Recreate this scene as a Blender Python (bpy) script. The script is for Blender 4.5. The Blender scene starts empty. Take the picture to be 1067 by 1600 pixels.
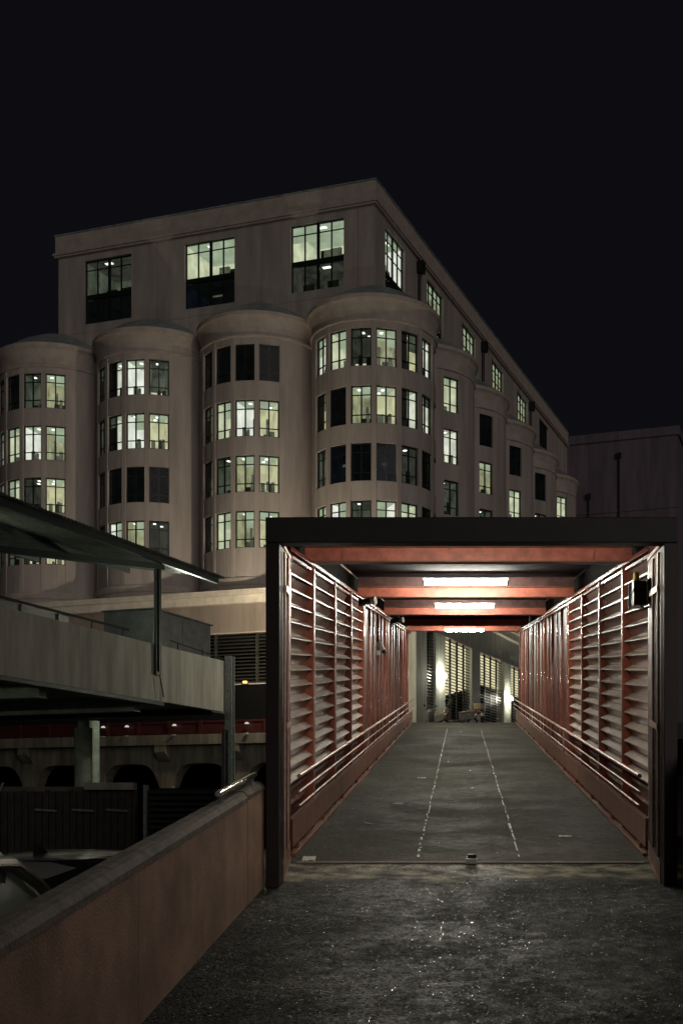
import bpy, bmesh, math, random
from mathutils import Vector, Matrix
random.seed(7)
R = math.radians
S = bpy.context.scene
COL = S.collection
# ------------------------------------------------------------------ camera, world, sun, exposure
cam_d = bpy.data.cameras.new('camera'); cam = bpy.data.objects.new('camera', cam_d); COL.objects.link(cam)
S.camera = cam
cam.location = (0, 0, 0); cam.rotation_euler = (R(90), 0, 0)
cam_d.sensor_width = 36; cam_d.sensor_fit = 'AUTO'; cam_d.lens = 42.19
cam_d.shift_x = -0.1172; cam_d.shift_y = 0.298
cam_d.clip_start = 0.05; cam_d.clip_end = 2000
W = bpy.data.worlds.new('World'); S.world = W; W.use_nodes = True
nt = W.node_tree; bg = nt.nodes['Background']
sky = nt.nodes.new('ShaderNodeTexSky'); sky.sky_type = 'NISHITA'; sky.sun_disc = False
sky.sun_elevation = R(4); sky.sun_rotation = R(150); sky.air_density = 1.0
mx = nt.nodes.new('ShaderNodeMix'); mx.data_type = 'RGBA'; mx.inputs['Factor'].default_value = 0.997
nt.links.new(sky.outputs[0], mx.inputs[6]); mx.inputs[7].default_value = (0.0170, 0.0158, 0.0245, 1)
nt.links.new(mx.outputs[2], bg.inputs['Color']); bg.inputs['Strength'].default_value = 0.19
sun_d = bpy.data.lights.new('street_glow', 'SUN'); sun = bpy.data.objects.new('street_glow', sun_d); COL.objects.link(sun)
sun_d.energy = 0.33; sun_d.angle = R(35); sun_d.color = (1.0, 0.90, 0.82)
sd = Vector((0.42, -0.86, 0.19)).normalized()          # towards the distant town glow that stands in for the sun
sun.rotation_euler = sd.to_track_quat('Z', 'Y').to_euler()
S.view_settings.view_transform = 'Standard'; S.view_settings.look = 'None'
S.view_settings.exposure = 0; S.view_settings.gamma = 1
S.render.engine = 'CYCLES'
# ------------------------------------------------------------------ materials
def mat(name, base, rough=0.6, metal=0.0, nscale=6, namt=0.15, bump=0.0, bscale=40, spec=0.5, streak=False, col2=None, coat=0.0, rvar=0.0, bdist=0.02):
    m = bpy.data.materials.new(name); m.use_nodes = True
    t = m.node_tree; b = t.nodes['Principled BSDF']; L = t.links
    b.inputs['Roughness'].default_value = rough; b.inputs['Metallic'].default_value = metal
    b.inputs['Specular IOR Level'].default_value = spec
    b.inputs['Coat Weight'].default_value = coat; b.inputs['Coat Roughness'].default_value = 0.12
    g = t.nodes.new('ShaderNodeNewGeometry')
    mp = t.nodes.new('ShaderNodeMapping'); L.new(g.outputs['Position'], mp.inputs[0])
    if streak: mp.inputs['Scale'].default_value = (1, 1, 0.12)
    n = t.nodes.new('ShaderNodeTexNoise'); n.inputs['Scale'].default_value = nscale; n.inputs['Detail'].default_value = 6
    n.inputs['Roughness'].default_value = 0.65
    L.new(mp.outputs[0], n.inputs['Vector'])
    c2 = col2 or tuple(x * (1 - namt * 2) for x in base)
    r = t.nodes.new('ShaderNodeValToRGB'); L.new(n.outputs['Fac'], r.inputs[0])
    r.color_ramp.elements[0].position = 0.36; r.color_ramp.elements[1].position = 0.64
    r.color_ramp.elements[0].color = (*c2, 1)
    r.color_ramp.elements[1].color = (*[min(1, x * (1 + namt)) for x in base], 1)
    L.new(r.outputs[0], b.inputs['Base Color'])
    if rvar:
        mr = t.nodes.new('ShaderNodeMapRange'); L.new(n.outputs['Fac'], mr.inputs[0])
        mr.inputs[1].default_value = .35; mr.inputs[2].default_value = .65
        mr.inputs[3].default_value = rough - rvar; mr.inputs[4].default_value = rough + rvar
        L.new(mr.outputs[0], b.inputs['Roughness'])
    if bump:
        n2 = t.nodes.new('ShaderNodeTexNoise'); n2.inputs['Scale'].default_value = bscale; n2.inputs['Detail'].default_value = 4
        L.new(g.outputs['Position'], n2.inputs['Vector'])
        bp = t.nodes.new('ShaderNodeBump'); bp.inputs['Strength'].default_value = bump; bp.inputs['Distance'].default_value = bdist
        L.new(n2.outputs['Fac'], bp.inputs['Height']); L.new(bp.outputs[0], b.inputs['Normal'])
    return m
def emis(name, colr, strength, noise=0.0, nscale=1.5):
    m = bpy.data.materials.new(name); m.use_nodes = True
    t = m.node_tree; t.nodes.clear(); L = t.links
    o = t.nodes.new('ShaderNodeOutputMaterial'); e = t.nodes.new('ShaderNodeEmission')
    e.inputs['Color'].default_value = (*colr, 1); e.inputs['Strength'].default_value = strength
    L.new(e.outputs[0], o.inputs[0])
    if noise:
        g = t.nodes.new('ShaderNodeNewGeometry'); n = t.nodes.new('ShaderNodeTexNoise'); n.inputs['Scale'].default_value = nscale
        n.inputs['Detail'].default_value = 3
        L.new(g.outputs['Position'], n.inputs['Vector'])
        mr = t.nodes.new('ShaderNodeMapRange'); mr.inputs[1].default_value = .3; mr.inputs[2].default_value = .7
        mr.inputs[3].default_value = strength * (1 - noise); mr.inputs[4].default_value = strength * (1 + noise * .6)
        L.new(n.outputs['Fac'], mr.inputs[0]); L.new(mr.outputs[0], e.inputs['Strength'])
    return m
def asphalt(name, base, dark, rough, bstr, vs=95, facet=.3, apron=False, spec=.3, glint=0.0):
    m = bpy.data.materials.new(name); m.use_nodes = True
    t = m.node_tree; b = t.nodes['Principled BSDF']; L = t.links
    g = t.nodes.new('ShaderNodeNewGeometry')
    def noise(s, d=5):
        n = t.nodes.new('ShaderNodeTexNoise'); n.inputs['Scale'].default_value = s; n.inputs['Detail'].default_value = d
        L.new(g.outputs['Position'], n.inputs['Vector']); return n
    big = noise(1.1); mid = noise(9); fine = noise(160, 2)
    v = t.nodes.new('ShaderNodeTexVoronoi'); v.inputs['Scale'].default_value = vs; L.new(g.outputs['Position'], v.inputs['Vector'])
    def math2(op, a, bb):
        x = t.nodes.new('ShaderNodeMath'); x.operation = op
        for i, q in enumerate((a, bb)):
            if isinstance(q, (int, float)): x.inputs[i].default_value = q
            else: L.new(q, x.inputs[i])
        return x.outputs[0]
    k = math2('ADD', math2('MULTIPLY', big.outputs['Fac'], .55), math2('MULTIPLY', mid.outputs['Fac'], .45))
    r = t.nodes.new('ShaderNodeValToRGB'); L.new(k, r.inputs[0])
    r.color_ramp.elements[0].position = .40; r.color_ramp.elements[1].position = .60
    r.color_ramp.elements[0].color = (*dark, 1); r.color_ramp.elements[1].color = (*base, 1)
    sp = t.nodes.new('ShaderNodeMix'); sp.data_type = 'RGBA'; sp.blend_type = 'MULTIPLY'; sp.inputs[0].default_value = .75
    rr = t.nodes.new('ShaderNodeValToRGB'); L.new(v.outputs['Color'], rr.inputs[0])
    rr.color_ramp.elements[0].color = (.35, .35, .35, 1); rr.color_ramp.elements[1].color = (1.7, 1.65, 1.5, 1)
    L.new(r.outputs[0], sp.inputs[6]); L.new(rr.outputs[0], sp.inputs[7]); L.new(sp.outputs[2], b.inputs['Base Color'])
    mr = t.nodes.new('ShaderNodeMapRange'); L.new(k, mr.inputs[0]); mr.inputs[1].default_value = .42; mr.inputs[2].default_value = .58
    mr.inputs[3].default_value = rough - .14; mr.inputs[4].default_value = rough + .14
    gt = math2('GREATER_THAN', v.outputs['Color'], math2('ADD', 1-glint*2, math2('MULTIPLY', big.outputs['Fac'], glint*2)))
    rgh = math2('SUBTRACT', mr.outputs[0], math2('MULTIPLY', gt, rough*.72))
    L.new(rgh, b.inputs['Roughness']); b.inputs['Specular IOR Level'].default_value = spec
    L.new(math2('ADD', math2('MULTIPLY', gt, .7), spec), b.inputs['Specular IOR Level'])
    h = math2('ADD', math2('MULTIPLY', v.outputs['Distance'], -.9), math2('MULTIPLY', fine.outputs['Fac'], .5))
    bp = t.nodes.new('ShaderNodeBump'); bp.inputs['Strength'].default_value = bstr; bp.inputs['Distance'].default_value = .012
    L.new(h, bp.inputs['Height'])
    bp2 = t.nodes.new('ShaderNodeBump'); bp2.inputs['Strength'].default_value = .5; bp2.inputs['Distance'].default_value = .03
    L.new(mid.outputs['Fac'], bp2.inputs['Height']); L.new(bp.outputs[0], bp2.inputs['Normal'])
    v2 = t.nodes.new('ShaderNodeTexVoronoi'); v2.inputs['Scale'].default_value = vs*.8; L.new(g.outputs['Position'], v2.inputs['Vector'])
    a1 = t.nodes.new('ShaderNodeVectorMath'); a1.operation = 'SUBTRACT'; L.new(v2.outputs['Color'], a1.inputs[0]); a1.inputs[1].default_value = (.5, .5, .5)
    a2 = t.nodes.new('ShaderNodeVectorMath'); a2.operation = 'SCALE'; L.new(a1.outputs[0], a2.inputs[0]); a2.inputs['Scale'].default_value = facet
    a3 = t.nodes.new('ShaderNodeVectorMath'); a3.operation = 'ADD'; L.new(a2.outputs[0], a3.inputs[0]); L.new(bp2.outputs[0], a3.inputs[1])
    a4 = t.nodes.new('ShaderNodeVectorMath'); a4.operation = 'NORMALIZE'; L.new(a3.outputs[0], a4.inputs[0]); L.new(a4.outputs[0], b.inputs['Normal'])
    if apron:
        sx = t.nodes.new('ShaderNodeSeparateXYZ'); L.new(g.outputs['Position'], sx.inputs[0])
        n3 = noise(2.2, 6); w_ = math2('ADD', sx.outputs['Y'], math2('MULTIPLY', n3.outputs['Fac'], 1.1))
        mk = t.nodes.new('ShaderNodeMapRange'); L.new(w_, mk.inputs[0]); mk.inputs[1].default_value = 10.32; mk.inputs[2].default_value = 10.52
        n4 = noise(5, 6); rp = t.nodes.new('ShaderNodeValToRGB'); L.new(n4.outputs['Fac'], rp.inputs[0])
        rp.color_ramp.elements[0].position = .38; rp.color_ramp.elements[1].position = .66
        rp.color_ramp.elements[0].color = (.035, .032, .026, 1); rp.color_ramp.elements[1].color = (.34, .30, .21, 1)
        mm = t.nodes.new('ShaderNodeMix'); mm.data_type = 'RGBA'; L.new(mk.outputs[0], mm.inputs[0]); L.new(sp.outputs[2], mm.inputs[6]); L.new(rp.outputs[0], mm.inputs[7])
        L.new(mm.outputs[2], b.inputs['Base Color'])
    return m
def glass(name, tint=(1, 1, 1), refl=0.12):
    m = bpy.data.materials.new(name); m.use_nodes = True
    t = m.node_tree; t.nodes.clear(); L = t.links
    o = t.nodes.new('ShaderNodeOutputMaterial'); mx = t.nodes.new('ShaderNodeMixShader')
    tr = t.nodes.new('ShaderNodeBsdfTransparent'); tr.inputs[0].default_value = (*tint, 1)
    gl = t.nodes.new('ShaderNodeBsdfGlossy'); gl.inputs['Roughness'].default_value = .05
    lw = t.nodes.new('ShaderNodeLayerWeight'); lw.inputs[0].default_value = .25
    mr = t.nodes.new('ShaderNodeMapRange'); mr.inputs[3].default_value = refl * .04; mr.inputs[4].default_value = .06
    L.new(lw.outputs['Fresnel'], mr.inputs[0]); L.new(mr.outputs[0], mx.inputs[0])
    L.new(tr.outputs[0], mx.inputs[1]); L.new(gl.outputs[0], mx.inputs[2]); L.new(mx.outputs[0], o.inputs[0])
    return m
M = dict(
    facade=mat('pale_render', (.46, .405, .375), .85, nscale=1.3, namt=.11, bump=.25, bscale=9, streak=True),
    trim=mat('cornice_render', (.50, .43, .385), .8, nscale=1.6, namt=.08, bump=.1, bscale=12),
    band=mat('pale_band_paint', (.74, .68, .58), .75, nscale=2, namt=.08),
    podium=mat('podium_render', (.30, .25, .21), .85, nscale=1.2, namt=.12, bump=.2, bscale=8, streak=True),
    pier=mat('pier_concrete', (.42, .44, .38), .8, nscale=3, namt=.14, bump=.35, bscale=14, streak=True),
    lead=mat('zinc_roof', (.30, .36, .36), .5, nscale=2, namt=.2),
    frame=mat('dark_window_frame', (.012, .016, .014), .45),
    glass=glass('window_glass'),
    steel=mat('red_brown_paint', (.27, .078, .048), .24, nscale=8, namt=.15, spec=.7),
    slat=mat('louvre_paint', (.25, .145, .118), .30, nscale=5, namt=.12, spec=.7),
    lit_ledge=mat('lit_louvre_ledge', (.46, .36, .315), .34, nscale=9, namt=.16, spec=.6),  # louvre paint again, paler to put lamplight into the ledge colour
    panel=mat('wall_panel_paint', (.15, .040, .027), .45, nscale=4, namt=.2, streak=True),
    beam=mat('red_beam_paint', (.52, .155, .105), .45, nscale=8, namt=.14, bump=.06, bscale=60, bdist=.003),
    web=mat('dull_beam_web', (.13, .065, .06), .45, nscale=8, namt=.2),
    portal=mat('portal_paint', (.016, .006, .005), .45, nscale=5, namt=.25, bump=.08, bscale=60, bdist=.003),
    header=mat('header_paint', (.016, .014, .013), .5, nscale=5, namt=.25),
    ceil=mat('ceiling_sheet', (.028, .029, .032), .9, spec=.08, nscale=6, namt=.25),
    kick=mat('kick_plate_paint', (.24, .105, .070), .42, nscale=6, namt=.2, bump=.10, bscale=30, streak=True, bdist=.003),
    inox=mat('rail_steel', (.44, .27, .215), .38, metal=.5, nscale=20, namt=.15),
    galv=mat('galvanised_steel', (.36, .38, .37), .5, metal=.4, nscale=18, namt=.2),
    asphalt=asphalt('ramp_asphalt', (.0135, .0125, .0095), (.005, .005, .004), .62, .8, vs=82, facet=.7, apron=True, spec=.16, glint=.18),
    walk=asphalt('walkway_asphalt', (.060, .059, .048), (.043, .043, .035), .76, .45, vs=95, facet=.3, spec=.16, glint=.05),
    apron=asphalt('threshold_concrete', (.16, .145, .115), (.05, .047, .040), .5, .5, vs=70),
    line=mat('worn_white_paint', (.55, .54, .50), .6, nscale=30, namt=.4),
    stucco=mat('ramp_wall_render', (.42, .26, .185), .9, nscale=2.2, namt=.16, bump=.35, bscale=70),
    coping=mat('ramp_wall_coping', (.20, .16, .13), .8, nscale=10, namt=.2, bump=.3, bscale=60),
    conc=mat('parapet_concrete', (.38, .36, .31), .85, nscale=3, namt=.14, bump=.35, bscale=26, streak=True),
    soffit=mat('deck_soffit_concrete', (.26, .28, .23), .85, nscale=2, namt=.15, bump=.2),
    darkconc=mat('dark_concrete', (.14, .125, .10), .9, nscale=2, namt=.25, bump=.3, bscale=12, streak=True),  # darker concrete tone with streaky noise
    void=mat('unlit_black', (.008, .008, .008), .9, spec=.05),  # near-black colour stands in for unlit depth behind openings
    ground=mat('yard_asphalt', (.04, .04, .04), .8, nscale=2, namt=.25),
    plaza=mat('plaza_asphalt', (.05, .05, .047), .8, nscale=2, namt=.2),
    sheet=mat('corrugated_sheet', (.13, .13, .12), .5, metal=.3, nscale=4, namt=.25),
    darksteel=mat('dark_green_steel', (.022, .026, .024), .5, nscale=6),
    fence=mat('dark_cladding', (.045, .040, .038), .6, nscale=6, namt=.25),
    redrail=mat('red_barrier_paint', (.05, .009, .008), .5, nscale=4, namt=.2),
    cabinet=mat('cabinet_metal', (.20, .20, .20), .38, metal=.5, nscale=3, namt=.12),
    black=mat('black_plastic', (.012, .012, .012), .45),
    tyre=mat('tyre_rubber', (.012, .012, .012), .8),
    greybox=mat('olive_grey_casing', (.06, .065, .055), .4),
    white=mat('white_plastic', (.62, .62, .58), .4, nscale=20, namt=.06),
    yellow=mat('yellow_plastic', (.80, .60, .02), .4),
    paper=mat('crumpled_paper', (.60, .62, .50), .8, nscale=40, namt=.25),
    carpaint=mat('silver_grey_car_paint', (.45, .46, .41), .25, metal=.5, coat=1, nscale=3, namt=.05),
    carpaint2=mat('dark_grey_car_paint', (.10, .10, .09), .22, metal=.5, coat=1, nscale=3, namt=.05),
    carglass=mat('tinted_car_glass', (.008, .010, .009), .06, spec=.8, nscale=3, namt=.05),
    carglass2=mat('greenish_car_glass', (.16, .20, .15), .2, spec=.8, nscale=3, namt=.05),
    chrome=mat('chrome_trim', (.7, .7, .66), .12, metal=1),
    tail=mat('red_lens', (.25, .01, .01), .2),
    cream=mat('cream_plastic', (.58, .47, .30), .35),
    scoot=mat('scooter_paint', (.13, .13, .125), .25, coat=1),
    seat=mat('scooter_seat', (.26, .20, .13), .6),
    louvre=mat('dark_louvre_metal', (.030, .032, .028), .5, nscale=5, namt=.2),
    louvre2=mat('grey_louvre_metal', (.045, .045, .038), .5, nscale=5, namt=.2),
    wing=mat('wing_render', (.17, .14, .175), .9, nscale=1.2, namt=.15, bump=.2, bscale=7, streak=True),
    screen=mat('clear_windscreen', (.16, .18, .16), .15),
    tube=emis('fluorescent_tube', (1.0, .98, .84), 200), tube0=emis('old_tube', (1.0, .96, .80), 85),
    sconce=emis('sconce_bulb', (1.0, .96, .76), 430),
    lampw=emis('street_lamp_lens', (1.0, .85, .62), 1150),
    batten=emis('green_batten_tube', (.85, 1.0, .75), 170),
    globe2=emis('pale_globe', (.9, 1.0, .8), 900), parapet_fill=emis('parapet_fill_lens', (1.0, 1.0, .80), 650),
    amber=emis('amber_marker', (1.0, .55, .12), 3),
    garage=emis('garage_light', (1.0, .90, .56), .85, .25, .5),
    dot=emis('small_marker_lens', (1, .98, .85), .55),
)
LIT = [emis('lit_room_green', (.91, 1.0, .66), .58, .3), emis('lit_room_pale', (.95, 1.0, .80), .72, .3),
       emis('lit_room_yellow', (.99, 1.0, .58), .50, .35),
       emis('lit_room_soft', (.88, .92, .52), .32, .5), emis('lit_room_white', (.94, 1.0, .86), .80, .25)]
CEIL = [emis('lit_ceiling', (.80, 1.0, .68), .38, .2)]
DIM = [emis('dim_room', (.65, .80, .55), .085, .6), emis('dim_room_grey', (.60, .66, .50), .05, .6)]
OFF = [emis('dark_room', (.5, .6, .6), .0045, .5), emis('dark_room_blue', (.35, .5, .8), .008, .6)]
WARM = emis('warm_room', (1.0, .66, .42), .33, .2)
LAMP = emis('office_lamp', (.95, 1.0, .9), 1.6)
FURN = mat('office_furniture', (.05, .055, .045), .7)
FURNL = emis('lit_furniture', (.55, .62, .42), .14, .5, 3)
# ------------------------------------------------------------------ mesh helpers
class MB:
    def __init__(s): s.v = []; s.f = []; s.m = []
    def quad(s, a, b, c, d, mi=0):
        n = len(s.v); s.v += [tuple(a), tuple(b), tuple(c), tuple(d)]; s.f.append((n, n+1, n+2, n+3)); s.m.append(mi)
    def hexa(s, p, mi=0):       # p: 8 points, bottom 4 ccw, top 4 ccw
        n = len(s.v); s.v += [tuple(q) for q in p]
        for f in ((3,2,1,0),(4,5,6,7),(0,1,5,4),(1,2,6,5),(2,3,7,6),(3,0,4,7)):
            s.f.append(tuple(n+i for i in f)); s.m.append(mi)
    def box(s, x0, x1, y0, y1, z0, z1, fz=None, mi=0):
        P = [(x0,y0,z0),(x1,y0,z0),(x1,y1,z0),(x0,y1,z0),(x0,y0,z1),(x1,y0,z1),(x1,y1,z1),(x0,y1,z1)]
        if fz: P = [(x, y, z + fz(y)) for x, y, z in P]
        s.hexa(P, mi)
    def tube(s, a, b, r, n=8, r2=None, mi=0):
        a = Vector(a); b = Vector(b); d = (b - a).normalized(); r2 = r if r2 is None else r2
        u = d.orthogonal().normalized(); w = d.cross(u); k = len(s.v)
        for c, rr in ((a, r), (b, r2)):
            for i in range(n):
                t = 2*math.pi*i/n; s.v.append(tuple(c + rr*(math.cos(t)*u + math.sin(t)*w)))
        for i in range(n):
            j = (i+1) % n; s.f.append((k+i, k+j, k+n+j, k+n+i)); s.m.append(mi)
        s.f.append(tuple(k+n-1-i for i in range(n))); s.f.append(tuple(k+n+i for i in range(n))); s.m += [mi, mi]
    def prism(s, prof, y0, y1, axis='y', fz=None, mi=0):  # prof: list of (x,z) ccw
        n = len(prof); k = len(s.v)
        for y in (y0, y1):
            for (x, z) in prof:
                p = (x, y, z) if axis == 'y' else (y, x, z)
                if fz: p = (p[0], p[1], p[2] + fz(p[1]))
                s.v.append(p)
        for i in range(n):
            j = (i+1) % n; s.f.append((k+i, k+j, k+n+j, k+n+i)); s.m.append(mi)
        s.f.append(tuple(k+n-1-i for i in range(n))); s.f.append(tuple(k+n+i for i in range(n))); s.m += [mi, mi]
    def lathe(s, prof, a0, a1, n, cx=0, cy=0, mi=0):   # angle a measured from -Y towards +X
        k = len(s.v); m = len(prof)
        for i in range(n+1):
            a = a0 + (a1-a0)*i/n
            for r, z in prof: s.v.append((cx + r*math.sin(a), cy - r*math.cos(a), z))
        for i in range(n):
            for j in range(m-1):
                s.f.append((k+i*m+j, k+(i+1)*m+j, k+(i+1)*m+j+1, k+i*m+j+1)); s.m.append(mi)
    def mesh(s, name, mats, off=(0,0,0), smooth=False, bevel=0, fix=True):
        me = bpy.data.meshes.new(name)
        me.from_pydata([(x-off[0], y-off[1], z-off[2]) for x, y, z in s.v], [], s.f)
        for q in (mats if isinstance(mats, (list, tuple)) else [mats]): me.materials.append(q)
        me.polygons.foreach_set('material_index', s.m)
        bm = bmesh.new(); bm.from_mesh(me)
        if fix: bmesh.ops.recalc_face_normals(bm, faces=bm.faces)
        if bevel:
            bmesh.ops.bevel(bm, geom=[e for e in bm.edges if len(e.link_faces) == 2 and e.calc_face_angle(0) > .5], offset=bevel, segments=2, affect='EDGES', profile=.6)
        if smooth:
            for f in bm.faces: f.smooth = True
            for e in bm.edges:
                if len(e.link_faces) == 2 and e.calc_face_angle(0) > .7: e.smooth = False
        bm.to_mesh(me); bm.free(); me.update(); return me
    def obj(s, name, mats, parent=None, off=(0,0,0), loc=(0,0,0), **k):
        return mkobj(name, s.mesh(name, mats, off, **k), parent, loc)
def mkobj(name, me, parent=None, loc=(0,0,0), rz=0):
    o = bpy.data.objects.new(name, me); COL.objects.link(o); o.parent = parent; o.location = loc; o.rotation_euler = (0,0,rz)
    return o
def thing(name, label, cat, loc=(0,0,0), rz=0, group=None):
    o = mkobj(name, None, None, loc, rz); o['label'] = label; o['category'] = cat
    if group: o['group'] = group
    return o
def tag(o, label=None, cat=None, group=None, kind=None):
    for k, v in (('label', label), ('category', cat), ('group', group), ('kind', kind)):
        if v: o[k] = v
    return o
def kids(o): return [c for c in bpy.data.objects if c.parent == o]
def copy_tree(o, parent=None):
    c = o.copy(); COL.objects.link(c); c.parent = parent
    for ch in kids(o): copy_tree(ch, c)
    return c
def at(px, py, Y): return Vector(((px-721)*Y/1875, Y, (1277-py)*Y/1875))
# ------------------------------------------------------------------ setting: grounds
SL = 0.1253; Y0 = 10.65; Z0 = -.403
def zr(y): return Z0 + SL*(y-Y0)
XL, XR = -1.56, 1.70          # inner faces of the footbridge posts
Y1 = 37.4
ZP = 4.5
def strip(name, m, pts, **k):
    b = MB(); n = len(pts); b.v = [tuple(p) for p in pts]; b.f = [tuple(range(n))]; b.m = [0]
    o = b.obj(name, m, fix=False); o['kind'] = 'structure'; return o
g = MB(); g.quad((-700,-60,-1.8), (700,-60,-1.8), (700,900,-1.8), (-700,900,-1.8))
tag(g.obj('ground', M['ground'], fix=False), kind='structure')
def grid(x0, x1, y0, y1, nx, ny, fz, bulge):
    b = MB()
    for j in range(ny+1):
        for i in range(nx+1):
            x = x0+(x1-x0)*i/nx; y = y0+(y1-y0)*j/ny
            b.v.append((x, y, fz(y)+bulge(x, y)))
    for j in range(ny):
        for i in range(nx):
            k = j*(nx+1)+i; b.f.append((k, k+1, k+nx+2, k+nx+1)); b.m.append(0)
    return b
rnd = [(random.uniform(-2,2), random.uniform(0,11), random.uniform(.3,1.2), random.uniform(-.006,.006)) for _ in range(50)]
def bul(x, y):
    e = min(1, max(0, (10.62-y)/.4)); return e*sum(a*math.exp(-((x-cx)**2+(y-cy)**2)/(r*r)) for cx, cy, r, a in rnd) - .004
g = grid(-1.75, 1.95, -8, 10.62, 60, 220, zr, bul)
tag(g.obj('ramp_road', M['asphalt'], smooth=True, fix=False), kind='structure')
g = MB(); g.box(-1.75, 1.95, -8, 10.6, -.35, -.05, fz=zr); tag(g.obj('ramp_base', M['darkconc']), kind='structure')
g = MB(); g.box(-1.60, 1.76, 10.65, Y1+.05, -.25, 0, fz=zr); tag(g.obj('bridge_walkway', M['walk']), kind='structure')
g = MB(); g.box(-1.46, 1.62, 10.60, 10.68, -.02, .008, fz=zr); tag(g.obj('threshold_strip', M['coping']), kind='structure')
# worn dashed guide lines
g = MB()
for X in (-.40, .53):
    y = 10.95
    while y < 33:
        L_ = random.uniform(.03,.18) if random.random() < .8 else random.uniform(.2,.6)
        w = random.uniform(.005,.014); dx = random.uniform(-.008,.008); n = len(g.v)
        pl = [(X+dx-w*random.uniform(.5,1), y), (X+dx+w, y+random.uniform(-.02,.02)), (X+dx+w*random.uniform(.4,1), y+L_), (X+dx-w, y+L_)]
        g.v += [(a, c, zr(c)+.004) for a, c in pl]; g.f.append((n,n+1,n+2,n+3)); g.m.append(0)
        y += L_ + random.uniform(.03,.24)
tag(g.obj('guide_line', M['line'], fix=False), kind='structure')
# plaza deck beyond the bridge (rises gently to the building)
c18, s18 = .9493, .3143       # building axes: X'=(c,-s)  Y'=(s,c)
C0 = Vector((-5, 68.75, 0))
def bw(x, y, z=0): return Vector((C0.x + x*c18 + y*s18, C0.y - x*s18 + y*c18, z))
RZB = -math.atan2(s18, c18)
g = MB()
q = [(-1.9, Y1+.05, 2.94), (9, Y1+.05, 2.94), (30, 58, ZP), (-1.9, 58, ZP)]
for a, b_ in ((0, 0), (0, -.5)):
    pass
g.hexa([(x, y, z-.5) for x, y, z in q] + q)
tag(g.obj('plaza_slope', M['plaza']), kind='structure')
g = MB(); P = [(-1.9, 58.0, ZP), (30, 58.0, ZP), (60, 130, ZP), (20, 130, ZP)]
a = bw(-30, -5.0); b2 = bw(3, -5.0)
n = 6; top = [(a.x, a.y, ZP), (b2.x-.6, b2.y, ZP), (-1.9, 58.0, ZP), (30, 58.0, ZP), (60, 135, ZP), (-20, 135, ZP)]
g.v = [(x, y, z-.55) for x, y, z in top] + top
g.f = [(5,4,3,2,1,0), (6,7,8,9,10,11)] + [(i, (i+1) % 6, 6+(i+1) % 6, 6+i) for i in range(6)]; g.m = [0]*8
tag(g.obj('plaza_deck', M['darkconc']), kind='structure')
# ------------------------------------------------------------------ low walls along the ramp
def ramp_wall(x_in, x_out, ya, yb, H, label, name='ramp_wall'):
    t = thing(name, label, 'wall', (x_in, (ya+yb)/2, zr((ya+yb)/2)))
    off = tuple(t.location)
    s = 1 if x_out > x_in else -1
    w = abs(x_out-x_in)
    nseg = max(1, round((yb-ya)/2.95))
    for q in range(nseg):
        y0_, y1_ = ya+(yb-ya)*q/nseg, ya+(yb-ya)*(q+1)/nseg
        b = MB(); b.prism([(x_in, -1.6), (x_in, H-.075), (x_out, H-.075), (x_out, -1.6)], y0_+.004, y1_-.004, fz=zr); b.obj('wall_body', M['stucco'], t, off)
    b = MB(); b.prism([(x_in-s*.006, H-.072), (x_in-s*.006, H-.04), (x_in+s*.022, H-.01), (x_in+s*.055, H), (x_out-s*.03, H), (x_out+s*.006, H-.03), (x_out+s*.006, H-.072)], ya, yb, fz=zr)
    b.obj('coping', M['coping'], t, off, smooth=False); return t
ramp_wall(XL+.0, XL-.15, -6, 8.75, .825, 'low brown rendered wall running up the left side of the ramp from the photo corner')
ramp_wall(XL-.0, XL-.15, 8.765, 9.48, .835, 'short end block of brown wall butting against the dark left portal post')
ramp_wall(1.74, 1.90, -6, 9.48, 1.05, 'low dark wall sliver at the right edge beside the right portal post')
t = thing('grip_rail', 'short bright metal grip rail fixed on top of the brown wall by the portal', 'rail', (-1.62, 8.2, zr(8.2)+.84))
b = MB(); b.tube((-1.60, 7.9, zr(7.9)+.90), (-1.60, 9.3, zr(9.3)+.90), .022, 10); b.obj('tube', M['chrome'], t, tuple(t.location), smooth=True)
for y in (8.0, 9.15):
    b = MB(); b.tube((-1.60, y, zr(y)+.825), (-1.60, y, zr(y)+.89), .012, 6); b.obj('bracket', M['galv'], t, tuple(t.location))
# ------------------------------------------------------------------ covered footbridge
BO = (0.07, 10.65, Z0)
fb = thing('covered_footbridge', 'long covered ramp bridge with red brown louvred steel sides and red roof beams', 'footbridge', BO)
def part(b, name, m, parent=fb, **k): return b.obj(name, m, parent, BO, **k)
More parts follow.
